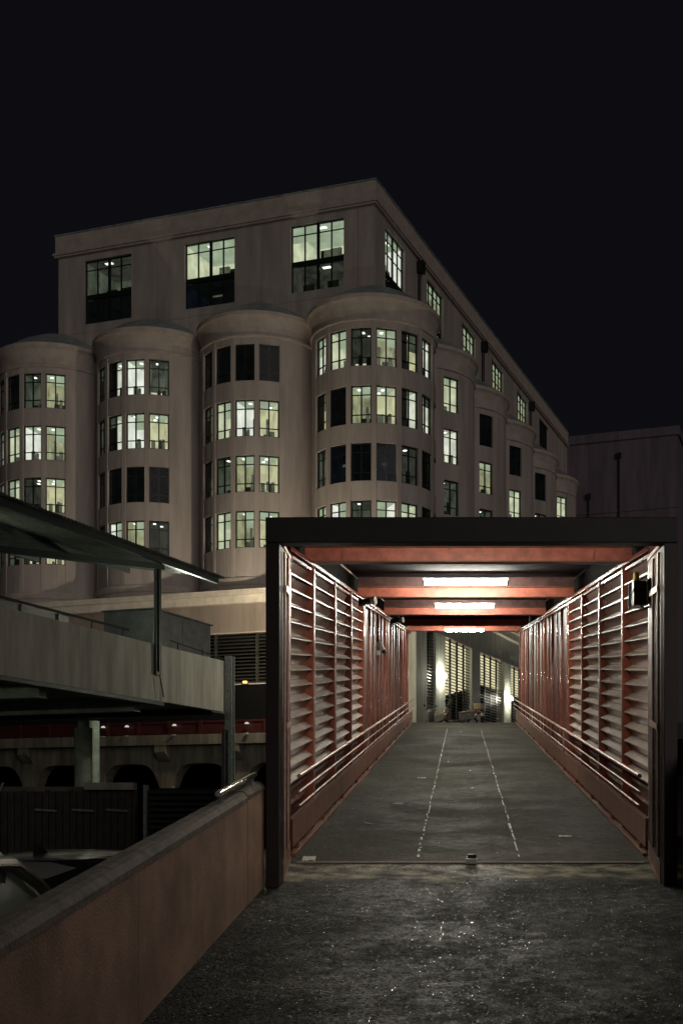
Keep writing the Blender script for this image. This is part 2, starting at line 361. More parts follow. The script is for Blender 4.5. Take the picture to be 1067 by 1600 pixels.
# portal
YF = 9.5
for sgn, xi, xo, xr in ((-1, -1.44, -1.55, XL), (1, 1.60, 1.707, XR)):
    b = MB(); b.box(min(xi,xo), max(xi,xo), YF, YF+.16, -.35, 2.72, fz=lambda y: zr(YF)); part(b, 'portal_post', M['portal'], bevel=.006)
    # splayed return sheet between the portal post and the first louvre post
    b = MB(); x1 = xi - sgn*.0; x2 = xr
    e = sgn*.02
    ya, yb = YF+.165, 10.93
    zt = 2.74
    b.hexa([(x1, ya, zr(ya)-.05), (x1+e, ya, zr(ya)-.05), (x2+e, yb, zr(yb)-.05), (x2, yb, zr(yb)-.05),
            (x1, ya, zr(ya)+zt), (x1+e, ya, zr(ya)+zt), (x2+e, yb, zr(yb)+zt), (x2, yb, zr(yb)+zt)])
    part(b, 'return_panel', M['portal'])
    def xs_(y): return x1 + (x2-x1)*(y-ya)/(yb-ya)
    for yy in (YF+.19, YF+.72):
        b = MB(); b.tube((xs_(yy)-sgn*.015, yy, zr(yy)+.20), (xs_(yy)-sgn*.015, yy, zr(yy)+2.66), .012, 8); part(b, 'guide_rod', M['inox'], smooth=True)
    for hh in (2.345, 1.23):
        b = MB(); ys, ye = YF+.17, YF+.95
        b.hexa([(xs_(ys)-sgn*.028, ys, zr(ys)+hh), (xs_(ys)-sgn*.034, ys, zr(ys)+hh), (xs_(ye)-sgn*.034, ye, zr(ye)+hh), (xs_(ye)-sgn*.028, ye, zr(ye)+hh),
                (xs_(ys)-sgn*.028, ys, zr(ys)+hh+.05), (xs_(ys)-sgn*.034, ys, zr(ys)+hh+.05), (xs_(ye)-sgn*.034, ye, zr(ye)+hh+.05), (xs_(ye)-sgn*.028, ye, zr(ye)+hh+.05)])
        part(b, 'strap', M['inox'])
    # top trim and foot strip
    for (ha, hb, nm, mm) in ((2.70, 2.735, 'trim_strip', 'inox'), (-.03, .012, 'foot_strip', 'kick')):
        b = MB(); d1 = -sgn*.012; d2 = -sgn*.003
        b.hexa([(x1+d2, ya, zr(ya)+ha), (x1+d1, ya, zr(ya)+ha), (x2+d1, yb, zr(yb)+ha), (x2+d2, yb, zr(yb)+ha),
                (x1+d2, ya, zr(ya)+hb), (x1+d1, ya, zr(ya)+hb), (x2+d1, yb, zr(yb)+hb), (x2+d2, yb, zr(yb)+hb)])
        part(b, nm, M[mm])
    b = MB(); b.hexa([(x1+d2, ya, zr(ya)-.02), (x1-sgn*.006, ya, zr(ya)-.02), (x2-sgn*.006, yb, zr(yb)-.02), (x2+d2, yb, zr(yb)-.02),
                      (x1+d2, ya, zr(ya)+.16), (x1-sgn*.006, ya, zr(ya)+.16), (x2-sgn*.006, yb, zr(yb)+.16), (x2+d2, yb, zr(yb)+.16)])
    part(b, 'foot_plate', M['kick'])
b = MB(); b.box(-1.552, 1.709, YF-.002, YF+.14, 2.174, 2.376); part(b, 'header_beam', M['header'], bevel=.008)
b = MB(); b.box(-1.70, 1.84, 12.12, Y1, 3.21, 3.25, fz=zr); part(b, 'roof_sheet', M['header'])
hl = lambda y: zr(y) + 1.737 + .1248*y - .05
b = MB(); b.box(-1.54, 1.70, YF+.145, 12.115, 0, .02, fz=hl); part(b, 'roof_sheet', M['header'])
yc = 12.13
while yc < Y1-.2:
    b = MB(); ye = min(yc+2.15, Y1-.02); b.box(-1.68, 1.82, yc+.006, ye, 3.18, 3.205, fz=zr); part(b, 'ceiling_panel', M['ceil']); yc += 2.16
# roof beams stand on the posts
for Yb in (12.72, 19.2, 25.7, 32.15, 37.2):
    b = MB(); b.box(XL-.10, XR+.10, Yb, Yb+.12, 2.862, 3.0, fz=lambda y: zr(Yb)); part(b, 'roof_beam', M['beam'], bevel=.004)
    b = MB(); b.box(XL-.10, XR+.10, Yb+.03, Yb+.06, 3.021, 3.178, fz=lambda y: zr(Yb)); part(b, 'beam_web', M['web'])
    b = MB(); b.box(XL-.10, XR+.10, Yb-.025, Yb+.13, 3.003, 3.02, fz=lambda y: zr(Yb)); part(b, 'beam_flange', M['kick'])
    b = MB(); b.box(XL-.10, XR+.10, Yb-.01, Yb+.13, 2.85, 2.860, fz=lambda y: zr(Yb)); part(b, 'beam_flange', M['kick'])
for xb in (XL+.30, XR-.30):
    b = MB()
    for i in range(6):
        z = zr(12.72)+2.875+i*.022; b.tube((xb, 12.705, z), (xb, 12.725, z), .006, 6)
    part(b, 'splice_bolts', M['web'])
posts = [10.93+.0] + [12.76+2.155*i for i in range(12)]
slat_mesh = {}
def slat_prof(s):
    # cross-section in (x,z): ledge then face leaning back to the inside at the top
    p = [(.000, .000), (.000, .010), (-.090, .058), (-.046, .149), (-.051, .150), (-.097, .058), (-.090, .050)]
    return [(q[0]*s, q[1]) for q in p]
def slatmesh(s, L_):
    key = (s, round(L_, 2))
    if key not in slat_mesh:
        b = MB(); b.prism(slat_prof(s), 0, L_, fz=lambda y: SL*y); b.m[0] = b.m[1] = 1; slat_mesh[key] = b.mesh('slat', [M['slat'], M['lit_ledge']])  # lip and ledge faces take the paler, lit-looking copy of the paint
    return slat_mesh[key]
for s, X in ((1, XL), (-1, XR)):
    # s=+1: left wall (inside is +X);  members extend outward = -s
    for i, py in enumerate(posts):
        b = MB(); w = .075 if i < 5 else .05; pr = 0 if i < 5 else .055
        b.box(min(X-s*pr, X-s*.14), max(X-s*pr, X-s*.14), py-w/2, py+w/2, .02, 2.80, fz=lambda y: zr(py))
        part(b, 'post', M['steel'], bevel=.008)
    b = MB(); b.box(min(X, X-s*.13), max(X, X-s*.13), 10.97, Y1, 2.802, 2.848, fz=zr); part(b, 'top_rail', M['steel'], bevel=.006)
    b = MB(); b.box(min(X-s*.02, X-s*.13), max(X-s*.02, X-s*.13), 10.97, Y1, 2.752, 2.780, fz=zr); part(b, 'top_channel', M['steel'])
    for i in range(4):
        ya, yb = posts[i]+.045, posts[i+1]-.045
        pb = MB(); pb.box(min(X-s*.105, X-s*.125), max(X-s*.105, X-s*.125), ya, yb, .05, 2.748, fz=zr)
        lp = part(pb, 'louvre_panel', M['panel'])
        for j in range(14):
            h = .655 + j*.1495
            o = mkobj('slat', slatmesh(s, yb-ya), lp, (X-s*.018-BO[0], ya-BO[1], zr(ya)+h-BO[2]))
        for h in (.42, .56):
            b = MB(); b.box(min(X-s*.07, X-s*.095), max(X-s*.07, X-s*.095), ya, yb, h, h+.035, fz=zr); part(b, 'louvre_bar', M['steel'], lp)
    for i in range(4, 12):
        ya, yb = posts[i]+.03, posts[i+1]-.03
        b = MB(); b.box(min(X-s*.10, X-s*.125), max(X-s*.10, X-s*.125), ya, yb, .02, 2.748, fz=zr); wp = part(b, 'wall_panel', M['panel'])
        b = MB(); ym = (ya+yb)/2; b.box(min(X-s*.075, X-s*.0995), max(X-s*.075, X-s*.0995), ym-.02, ym+.02, .02, 2.748, fz=lambda y: zr(ym)); part(b, 'rib', M['steel'], wp, bevel=.004)
    b = MB(); ya = posts[12]+.03; b.box(min(X-s*.10, X-s*.125), max(X-s*.10, X-s*.125), ya, Y1, .02, 2.748, fz=zr); part(b, 'wall_panel', M['panel'])
    b = MB(); b.box(min(X-s*.145, X-s*.16), max(X-s*.145, X-s*.16), 12.15, Y1, -.25, 2.86, fz=zr); part(b, 'outer_cladding', M['panel'])
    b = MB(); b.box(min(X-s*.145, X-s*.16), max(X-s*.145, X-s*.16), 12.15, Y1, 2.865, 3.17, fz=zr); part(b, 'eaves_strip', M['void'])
    b = MB(); b.box(min(X-s*.145, X-s*.16), max(X-s*.145, X-s*.16), 10.93, 12.145, -.25, 2.86, fz=zr); part(b, 'outer_cladding', M['panel'])
    # kick plates, curb
    yy = 10.98
    while yy < Y1-.3:
        ye = min(yy+4.3, Y1); b = MB(); b.box(min(X+s*.02, X+s*.008), max(X+s*.02, X+s*.008), yy+.004, ye-.004, .085, .335, fz=zr); kp = part(b, 'kick_plate', M['kick'], bevel=.002)
        b = MB(); b.box(min(X+s*.026, X-s*.02), max(X+s*.026, X-s*.02), yy+.004, ye-.004, .337, .349, fz=zr); part(b, 'edge_strip', M['inox'], kp)
        yy += 4.3
    b = MB(); b.box(min(X+s*.045, X-s*.03), max(X+s*.045, X-s*.03), 10.98, Y1, .004, .03, fz=zr); part(b, 'curb_strip', M['kick'])
    for i in range(12):
        ym = 11.3 + i*2.1; b = MB(); b.box(min(X+s*.028, X), max(X+s*.028, X), ym, ym+.08, .031, .084, fz=zr); part(b, 'clip', M['steel'])
    # rails
    for hh, rr, nm in ((.735, .021, 'handrail'), (.59, .011, 'lower_rail'), (.46, .011, 'lower_rail')):
        b = MB(); b.tube((X+s*.07, 11.02, zr(11.02)+hh), (X+s*.07, Y1-.05, zr(Y1-.05)+hh), rr, 12); part(b, nm, M['inox'], smooth=True)
    for i in range(1, 12, 1):
        py = posts[i]
        if i in (4, 8): 
            b = MB(); b.box(X+s*.055 if s > 0 else X-.085, X+.085 if s > 0 else X-.055, py-.012, py+.012, .36, .72, fz=lambda y: zr(py)); part(b, 'rail_upright', M['inox'])
        b = MB(); b.tube((X, py, zr(py)+.70), (X+s*.07, py, zr(py)+.72), .009, 6); part(b, 'rail_bracket', M['inox'])
# tubes
def tube_lamp(Yb, H, L_, xc, label, tm='tube'):
    z = zr(Yb)+H
    t = thing('tube_lamp', label, 'lamp', (xc, Yb, z+.06), group='fluorescent tubes under the bridge roof')
    off = tuple(t.location)
    b = MB(); b.box(xc-L_/2, xc+L_/2, Yb-.10, Yb+.10, z+.040, z+.060); b.obj('housing', M['white'], t, off, bevel=.004)
    b = MB(); b.tube((xc-L_/2+.03, Yb, z), (xc+L_/2-.03, Yb, z), .034, 12); b.obj('tube', M[tm], t, off, smooth=True)
    for s in (-1, 1):
        b = MB(); b.tube((xc+s*(L_/2-.03), Yb, z), (xc+s*(L_/2), Yb, z), .037, 10); b.obj('end_cap', M['greybox'], t, off, smooth=True)
    b = MB(); n = 12
    pts = [(xc-L_/2-.03+.05*math.cos(a), Yb-.01, z-.01-.05*math.sin(a)) for a in [math.pi*i/n-.5 for i in range(n+1)]]
    for p, q in zip(pts, pts[1:]): b.tube(p, q, .005, 5)
    b.obj('cable', M['greybox'], t, off)
tube_lamp(10.9, 2.905, 1.3, .06, 'tube lamp tucked up behind the dark header beam at the bridge mouth', 'tube0')
tube_lamp(18.3, 3.025, 1.31, .06, 'largest glowing tube lamp in view, in front of the second roof beam')
tube_lamp(24.7, 2.985, 1.25, .06, 'middle glowing tube lamp in front of the third roof beam')
tube_lamp(32.9, 3.03, 1.28, .06, 'glowing tube lamp mostly hidden behind the fourth roof beam')
tube_lamp(36.3, 2.84, 1.22, .08, 'farthest glowing tube lamp at the end of the bridge above the plaza view')
# small devices
def cam_unit(x, y, h, s, label, big=True):
    z = zr(y)+h
    t = thing('spot_camera', label, 'camera', (x, y, z)); off = (x, y, z)
    b = MB(); b.box(x-.03, x+.03, y-.05, y+.05, z, z+.10); b.obj('bracket', M['black'], t, off, bevel=.006)
    b = MB(); b.tube((x+s*.02, y-.03, z+.05), (x+s*.17, y-.10, z+.06), .048, 12); b.obj('barrel', M['black'], t, off, smooth=True)
    b = MB(); b.tube((x+s*.17, y-.10, z+.06), (x+s*.24, y-.13, z+.065), .055, 12, .06); b.obj('hood', M['galv'], t, off, smooth=True)
cam_unit(XL+.02, 18.3, 2.66, 1, 'black spot camera with pale hood under the second beam on the left wall')
cam_unit(XL+.10, 25.2, 2.64, 1, 'small black camera below the third beam on the left wall')
x, y, z = XL-.02, 22.9, zr(22.9)+2.06
t = thing('security_camera', 'small white bullet camera halfway up the left solid wall panels', 'camera', (x, y, z)); off = (x, y, z)
b = MB(); b.box(x-.04, x+.03, y-.03, y+.03, z-.10, z-.02); b.obj('bracket', M['white'], t, off, bevel=.006)
b = MB(); b.tube((x, y, z+.14), (x+.09, y-.04, z-.02), .05, 12); b.obj('housing', M['white'], t, off, smooth=True)
b = MB(); b.tube((x+.09, y-.04, z-.02), (x+.115, y-.05, z-.065), .04, 12); b.obj('lens', M['black'], t, off, smooth=True)
# call box on the right portal side
t = thing('alarm_box', 'dark grey wall box with yellow beacon on the right side of the bridge mouth', 'alarm box', (1.62, 10.9, 1.75)); off = tuple(t.location)
def bxp(nm, m, x0, x1, y0, y1, z0, z1, bev=.008): b = MB(); b.box(x0, x1, y0, y1, z0, z1); b.obj(nm, M[m], t, off, bevel=bev)
bxp('casing', 'greybox', 1.535, 1.645, 10.72, 10.92, 1.895, 2.115, .01)
bxp('back_plate', 'white', 1.515, 1.66, 10.925, 10.94, 1.90, 2.13, .002)
bxp('upper_band', 'black', 1.530, 1.650, 10.715, 10.925, 2.02, 2.045, .003)
b = MB(); b.prism([(1.648,1.93),(1.648,2.10),(1.665,2.13),(1.69,2.125),(1.70,2.09),(1.70,1.95),(1.685,1.92),(1.66,1.915)], 10.66, 10.90); b.obj('side_grip', M['black'], t, off, bevel=.006)
b = MB(); b.tube((1.560, 10.745, 2.117), (1.560, 10.745, 2.19), .030, 12, .026); b.obj('beacon', M['yellow'], t, off, smooth=True)
b = MB(); b.tube((1.60, 10.74, 1.895), (1.63, 10.73, 1.865), .007, 6); b.tube((1.63, 10.73, 1.865), (1.69, 10.75, 1.885), .007, 6); b.obj('cable', M['black'], t, off)
# litter and gate stop
t = thing('gate_stop', 'small grey metal gate stop block standing at the middle of the threshold', 'gate stop', (.08, 10.60, zr(10.6))); off = tuple(t.location)
z = zr(10.6)
b = MB(); b.box(.035, .135, 10.55, 10.64, z+.0, z+.045); b.obj('base_plate', M['white'], t, off, bevel=.006)
b = MB(); b.box(.050, .130, 10.57, 10.63, z+.047, z+.082); b.obj('catch', M['black'], t, off, bevel=.005)
b = MB()
N = 6
for i in range(N+1):
    for j in range(N+1):
        u, v = i/N, j/N; b.v.append((-1.42+.115*u+.02*v*-1, 10.68+.24*v+.02*u, zr(10.68+.24*v)+.004+.012*random.random()+.02*(u*(1-u))))
for i in range(N):
    for j in range(N): k = i*(N+1)+j; b.f.append((k, k+N+1, k+N+2, k+1)); b.m.append(0)
tag(b.obj('paper_sheet', M['paper'], fix=False), 'crumpled pale paper lying at the foot of the left louvre wall', 'litter')
for (lx, ly, w, l, rz, lab) in ((-1.02,13.2,.02,.10,1.3,'thin white straw lying on the walkway near the left kick plate'), (-.80,15.1,.12,.02,.2,'pale paper scrap on the walkway between left wall and left guide line'),
        (-.62,18.6,.13,.03,.1,'small pale scrap further up the walkway left of the left guide line'), (1.05,12.2,.13,.02,-.1,'thin pale scrap on the walkway near the right kick plate')):
    b = MB(); z = 0
    b.hexa([(-w/2,-l/2,0),(w/2,-l/2,0),(w/2,l/2,0),(-w/2,l/2,.004),(-w/2,-l/2,.006),(w/2,-l/2,.006),(w/2,l/2,.01),(-w/2,l/2,.014)])
    o = b.obj('litter_scrap', M['paper']); o.location = (lx, ly, zr(ly)+.012); o.rotation_euler = (SL, 0, rz); tag(o, lab, 'litter')
# ------------------------------------------------------------------ main building
BW = 21.4; BD = 47.7; RB = 3.56; PIT = 7.13
bld = thing('office_building', 'large pale office building with rounded window bays and lit upper floors', 'building', tuple(C0)[:2]+(0,), RZB)
def bp(b, name, m, parent=bld, **k): return b.obj(name, m, parent, **k)
ZR_ = 36.45
# window builder ---------------------------------------------------
wmesh = {}
def frame_mesh(w, h, cols, rows, fw=.06, belt=None):
    key = ('f', round(w,2), round(h,2), cols, tuple(rows), belt)
    if key in wmesh: return wmesh[key]
    b = MB(); d0, d1 = 0, .10
    b.box(-w/2, -w/2+fw, d0, d1, 0, h); b.box(w/2-fw, w/2, d0, d1, 0, h)
    b.box(-w/2+fw, w/2-fw, d0, d1, 0, fw); b.box(-w/2+fw, w/2-fw, d0, d1, h-fw, h)
    for c in range(1, cols):
        x = -w/2 + w*c/cols; t_ = fw*.62 if not (cols == 4 and c == 2) else fw*1.5
        b.box(x-t_, x+t_, .01, d1-.01, fw, h-fw)
    for r in rows:
        b.box(-w/2+fw, w/2-fw, .02, d1-.02, h*r-fw*.42, h*r+fw*.42)
    if belt: b.box(-w/2+fw, w/2-fw, -.03, .05, h*belt[0], h*belt[1])
    wmesh[key] = b.mesh('window', M['frame']); return wmesh[key]
def pane_mesh(w, h):
    key = ('p', round(w,2), round(h,2))
    if key not in wmesh:
        b = MB(); b.box(-w/2, w/2, 0, .012, 0, h); wmesh[key] = b.mesh('pane', M['glass'])
    return wmesh[key]
def room_mesh(w, h, kind, D=1.6, tap=.55, var=0):
    key = ('r', round(w,2), round(h,2), kind, D, var)
    if key in wmesh: return wmesh[key]
    rng = random.Random(hash((kind, var)) % 1000 if False else var*17+{'L':1,'M':2,'D':3,'H':4,'B':5,'W':6}[kind])
    wallm = {'L': LIT[var % 5], 'M': DIM[var % 2], 'D': OFF[0], 'B': OFF[1], 'H': LIT[(var+1) % 5], 'W': WARM}[kind]
    ceilm = {'L': CEIL[0], 'M': DIM[1], 'D': OFF[0], 'B': OFF[0], 'H': CEIL[0], 'W': WARM}[kind]
    b = MB(); a = w/2-.01; c = w/2*tap; y0 = .13; z0, z1 = .02, h-.02
    F = [(-a,y0,z0),(a,y0,z0),(a,y0,z1),(-a,y0,z1)]; K = [(-c,D,z0),(c,D,z0),(c,D,z1),(-c,D,z1)]
    b.quad(K[0],K[1],K[2],K[3],0); b.quad(F[3],F[2],K[2],K[3],1); b.quad(F[0],F[1],K[1],K[0],3); b.quad(F[0],F[3],K[3],K[0],0); b.quad(F[1],F[2],K[2],K[1],0)
    if kind in 'LHM':
        n = rng.choice([1, 1, 2])
        for q in range(n):
            xx = rng.uniform(-a*.5, a*.4); yy = .4+q*.55; b.box(xx-.06*w, xx+.09*w, yy, yy+.22, z1-.05, z1-.02, mi=2)
    if kind in 'LHW':
        # desks, shelves, people-high clutter at the bottom
        for q in range(rng.choice([2, 3, 4])):
            xx = rng.uniform(-a*.85, a*.5); ww = rng.uniform(.10,.30)*w; hh = rng.uniform(.08,.34)*h
            b.box(xx, min(xx+ww, a*.88), .25+.1*q, .4+.1*q, z0, hh, mi=rng.choice([3, 4, 4]))
        if rng.random() < .6:
            xx = rng.uniform(-c*.6, c*.1); b.box(xx, xx+.5*c, D-.12, D-.05, h*.25, h*rng.uniform(.5,.8), mi=4)
        if rng.random() < .55:   # roller blind on one sash
            sx = rng.choice([-1, 0]); b.box(-a if sx else .02, -.02 if sx else a, .135, .145, h*rng.choice([.55,.7,.78]), z1, mi=5)
    if kind == 'H':              # one sash curtained dark
        b.box(-a, -.02, .135, .15, z0, z1, mi=3)
    if kind == 'M':
        for q in range(2):
            xx = rng.uniform(-a*.8, a*.4); b.box(xx, xx+.2*w, .4, .5, z0, h*rng.uniform(.1,.5), mi=3)
        if rng.random() < .5: b.box(-a*.8, a*.7, .5, .52, h*.06, h*.16, mi=0 if False else 6)
    if kind == 'B':
        b.box(-a*.2, a*.3, .5, .52, h*.5, h*.56, mi=4)
    wmesh[key] = b.mesh('room', [wallm, ceilm, LAMP, FURN, FURNL, CEIL[0] if kind == 'L' else DIM[0], LIT[0]], fix=False); return wmesh[key]
wcount = [0]
def window(x, y, z, a, w, h, kind, cols=2, rows=(.24, .76), belt=None, D=1.6, tap=.55):
    wcount[0] += 1
    f = mkobj('window', frame_mesh(w, h, cols, rows, belt=belt), bld, (x, y, z), a)
    pw = w/cols
    for c in range(cols):
        mkobj('pane', pane_mesh(pw-.01, h-.08), f, (-w/2+pw*(c+.5), .045, .04))
    if belt:
        k1, k2 = kind
        mkobj('room', room_mesh(w, h*(1-belt[1])+.0, k1, D, tap, (wcount[0]*5+wcount[0]//7) % 11), f, (0, .0, h*belt[1]))
        mkobj('room', room_mesh(w, h*belt[0], k2, D, tap, (wcount[0]*5+wcount[0]//7) % 11), f, (0, 0, .0))
    else: mkobj('room', room_mesh(w, h, kind, D, tap, (wcount[0]*5+wcount[0]//7) % 11), f)
    return f
# upper volume: wall with openings ---------------------------------
def holed_wall(b, u0, u1, z0, z1, holes, T, axis):
    us = sorted({u0, u1, *[h[0] for h in holes], *[h[1] for h in holes]}); zs = sorted({z0, z1, *[h[2] for h in holes], *[h[3] for h in holes]})
    for i in range(len(us)-1):
        for j in range(len(zs)-1):
            um, zm = (us[i]+us[i+1])/2, (zs[j]+zs[j+1])/2
            if any(h[0] < um < h[1] and h[2] < zm < h[3] for h in holes): continue
            if axis == 'x': b.box(us[i], us[i+1], 0, T, zs[j], zs[j+1])
            else: b.box(-T, 0, us[i], us[i+1], zs[j], zs[j+1])
zw0, zw1 = 30.72, 34.68
lh = [(-(t+1.70), -(t-1.70), zw0, zw1) for t in (3.6, 10.68, 17.8)]
b = MB(); holed_wall(b, -BW, -.002, 12, 35.35, lh, .4, 'x'); bp(b, 'front_wall', M['facade'])
rh = [(3.3+PIT*k-1.6, 3.3+PIT*k+1.6, zw0, zw1) for k in range(6)]
b = MB(); holed_wall(b, .402, BD, 12, 35.35, rh, .4, 'y'); b.box(-.402, 0, .0005, .4, 12, 35.35); bp(b, 'side_wall', M['facade'])
b = MB(); b.box(-BW, -BW+.4, .41, BD, 12, 35.35); b.box(-BW+.41, -.41, BD-.4, BD, 12, 35.35); bp(b, 'rear_wall', M['facade'])
b = MB(); b.box(-BW-.14, .14, -.14, BD, 35.352, 36.45); bp(b, 'roof_cornice', M['trim'])
b = MB(); b.box(-BW-.26, .26, -.26, BD, 35.22, 35.35); b.box(-BW-.18, .18, -.18, BD, 35.10, 35.218); bp(b, 'cornice_moulding', M['trim'])
b = MB(); b.box(-BW-.20, .20, -.20, BD, 36.452, 36.52); bp(b, 'roof_coping', M['lead'])
b = MB(); b.box(-BW+.6, -.6, .6, BD-.6, 36.53, 36.9); bp(b, 'roof', M['lead'])
for t, kd in ((3.6, ('L', 'M')), (10.68, ('L', 'B')), (17.8, ('M', 'D'))):
    window(-t, .16, zw0, 0, 3.40, zw1-zw0, kd, cols=4, rows=(.86,), belt=(.40, .47), D=3.0, tap=.9)
for k in range(6):
    kd = ('L', 'D') if k < 5 else ('D', 'D')
    window(-.16, 3.3+PIT*k, zw0, math.pi/2, 3.20, zw1-zw0, kd, cols=4, rows=(.86, .66), belt=(.30, .37), D=2.4, tap=.9)
for x in (-BW+2.0, -14.25, -7.15, -1.0):
    b = MB(); b.box(x-.012, x+.012, -.006, -.0005, 28.0, 35.05); bp(b, 'render_joint', M['podium'])
b = MB(); b.box(-BW+.02, -.02, -.006, -.0005, 30.2, 30.225); bp(b, 'render_joint', M['podium'])
# bays -------------------------------------------------------------
rowz = [24.56, 21.43, 18.30, 15.17]; WH = 2.08
HALF = R(9.35); RI = RB-.28
def bay(cx, cy, a0, a1, wins, wz=12.0):
    b = MB()
    angs = []; cur = a0
    for (ac, kinds) in wins:
        angs.append((cur, ac-HALF, None)); angs.append((ac-HALF, ac+HALF, kinds)); cur = ac+HALF
    angs.append((cur, a1, None))
    def arc(aa, ab, z0, z1, ro):
        n = max(1, int(abs(ab-aa)/R(3.2)))
        for i in range(n):
            p, q = aa+(ab-aa)*i/n, aa+(ab-aa)*(i+1)/n
            def P(r, a, z): return (cx+r*math.sin(a), cy-r*math.cos(a), z)
            b.hexa([P(ro,p,z0),P(ro,q,z0),P(RI,q,z0),P(RI,p,z0),P(ro,p,z1),P(ro,q,z1),P(RI,q,z1),P(RI,p,z1)])
    ztop = 27.6
    for (aa, ab, kinds) in angs:
        if kinds is None: arc(aa, ab, wz, ztop, RB)
        else:
            ed = [wz]
            for z in sorted(rowz): ed += [z, z+WH]
            ed.append(ztop)
            for i in range(0, len(ed), 2): arc(aa, ab, ed[i], ed[i+1], RB-.035)
    bp(b, 'bay_wall', M['facade'])
    # sill courses
    b = MB(); nn = max(12, int((a1-a0)/R(5)))
    b.lathe([(RB-.02,26.98),(RB+.07,27.03),(RB+.07,27.12),(RB,27.17),(RB,27.60),(RB+.03,27.72),(RB+.05,27.76),(RB+.07,27.92),(RB+.14,28.08),(RB+.22,28.16),(RB+.25,28.18),(RB+.25,28.40),(RB+.20,28.44)], a0, a1, nn, cx, cy)
    bp(b, 'bay_cornice', M['trim'], smooth=True); b = MB()
    b.lathe([(RI,13.5),(RB+.07,13.48),(RB+.10,13.35),(RB+.10,13.1),(RB+.04,13.05),(RB+.02,12.0)], a0, a1, nn, cx, cy)
    bp(b, 'bay_base_moulding', M['trim'], smooth=True)
    b = MB(); b.lathe([(RB+.20,28.45),(RB-.1,28.62),(2.4,29.35),(1.2,29.95),(.5,30.18),(.02,30.22)], a0, a1, nn, cx, cy); bp(b, 'bay_roof', M['lead'], smooth=True)
    rw = RB*math.cos(HALF)-.13; ww = 2*(RB-.10)*math.sin(HALF)-.01
    for (ac, kinds) in wins:
        if not kinds: continue
        for z, kd in zip(rowz, kinds):
            if kd == '-': continue
            window(cx+rw*math.sin(ac), cy-rw*math.cos(ac), z, ac, ww, WH, kd)
def W4(*rows): return [(R(a), ''.join(r[i] for r in rows)) for i, a in enumerate((-34,-11.33,11.33,34))]
bay(-BW, 0, R(-180), R(90), W4('MDML','LLLL','LLML','MMML'))
bay(-2*PIT, 0, R(-90), R(90), W4('HHLM','MHLL','DDDD','DLLM'))
bay(-PIT, 0, R(-90), R(90), W4('DDDD','HLLL','HMLL','HLLL'))
cor = [-35.5+23*i for i in range(8)]
rowsC = ['LLMLHHDD','HDLLHHMD','MBDBMDDD','LLMLLDMD']
bay(0, 0, R(-90), R(180), [(R(a), ''.join(r[i] for r in rowsC)) for i, a in enumerate(cor)])
side = ['LLML', 'DLML', 'DLLM', 'DDLM', 'LDDM']
side = ['LLMM', 'DLMM', 'DLLM', 'DMLM', 'LDDM']
for k in range(5):
    bay(0, PIT*(k+1), R(0), R(180), [(R(56), side[k]), (R(124), 'DDDD')])
# pale downpipes on the side wall
for s_ in (7.13, 20.6, 34):
    b = MB(); b.tube((.12, s_, 28.8), (.12, s_, 35.0), .10, 8); b.box(.02, .42, s_-.26, s_+.26, 34.2, 34.9); bp(b, 'downpipe', M['frame'])
# podium -----------------------------------------------------------
PX, PY = 4.0, -4.0
b = MB(); b.box(-40, PX, PY, BD+10, 12.30, 12.60); b.box(-40, PX+.0, PY+.5, BD+10, 12.0, 12.298); bp(b, 'podium_roof', M['trim'])
b = MB(); b.box(-40, PX+.50, PY-.50, PY-.002, 12.32, 12.62); b.box(PX+.002, PX+.50, PY, BD+10, 12.32, 12.62)
b.box(-40, PX+.34, PY-.34, PY-.002, 11.88, 12.318); b.box(PX+.002, PX+.34, PY, BD+10, 11.88, 12.318); bp(b, 'ledge', M['band'])
b = MB(); b.box(-40, PX, PY+.001, PY+.4, 10.33, 12.29); bp(b, 'podium_wall', M['podium'])
b = MB(); b.box(PX-.4, PX-.001, PY+.41, BD+10, 10.33, 12.29); bp(b, 'podium_wall', M['pier'])
b = MB(); b.box(-40, PX+.04, PY-.04, PY+.35, 10.26, 10.328); b.box(PX-.35, PX+.04, PY+.36, BD+10, 10.26, 10.328); bp(b, 'lintel_strip', M['trim'])
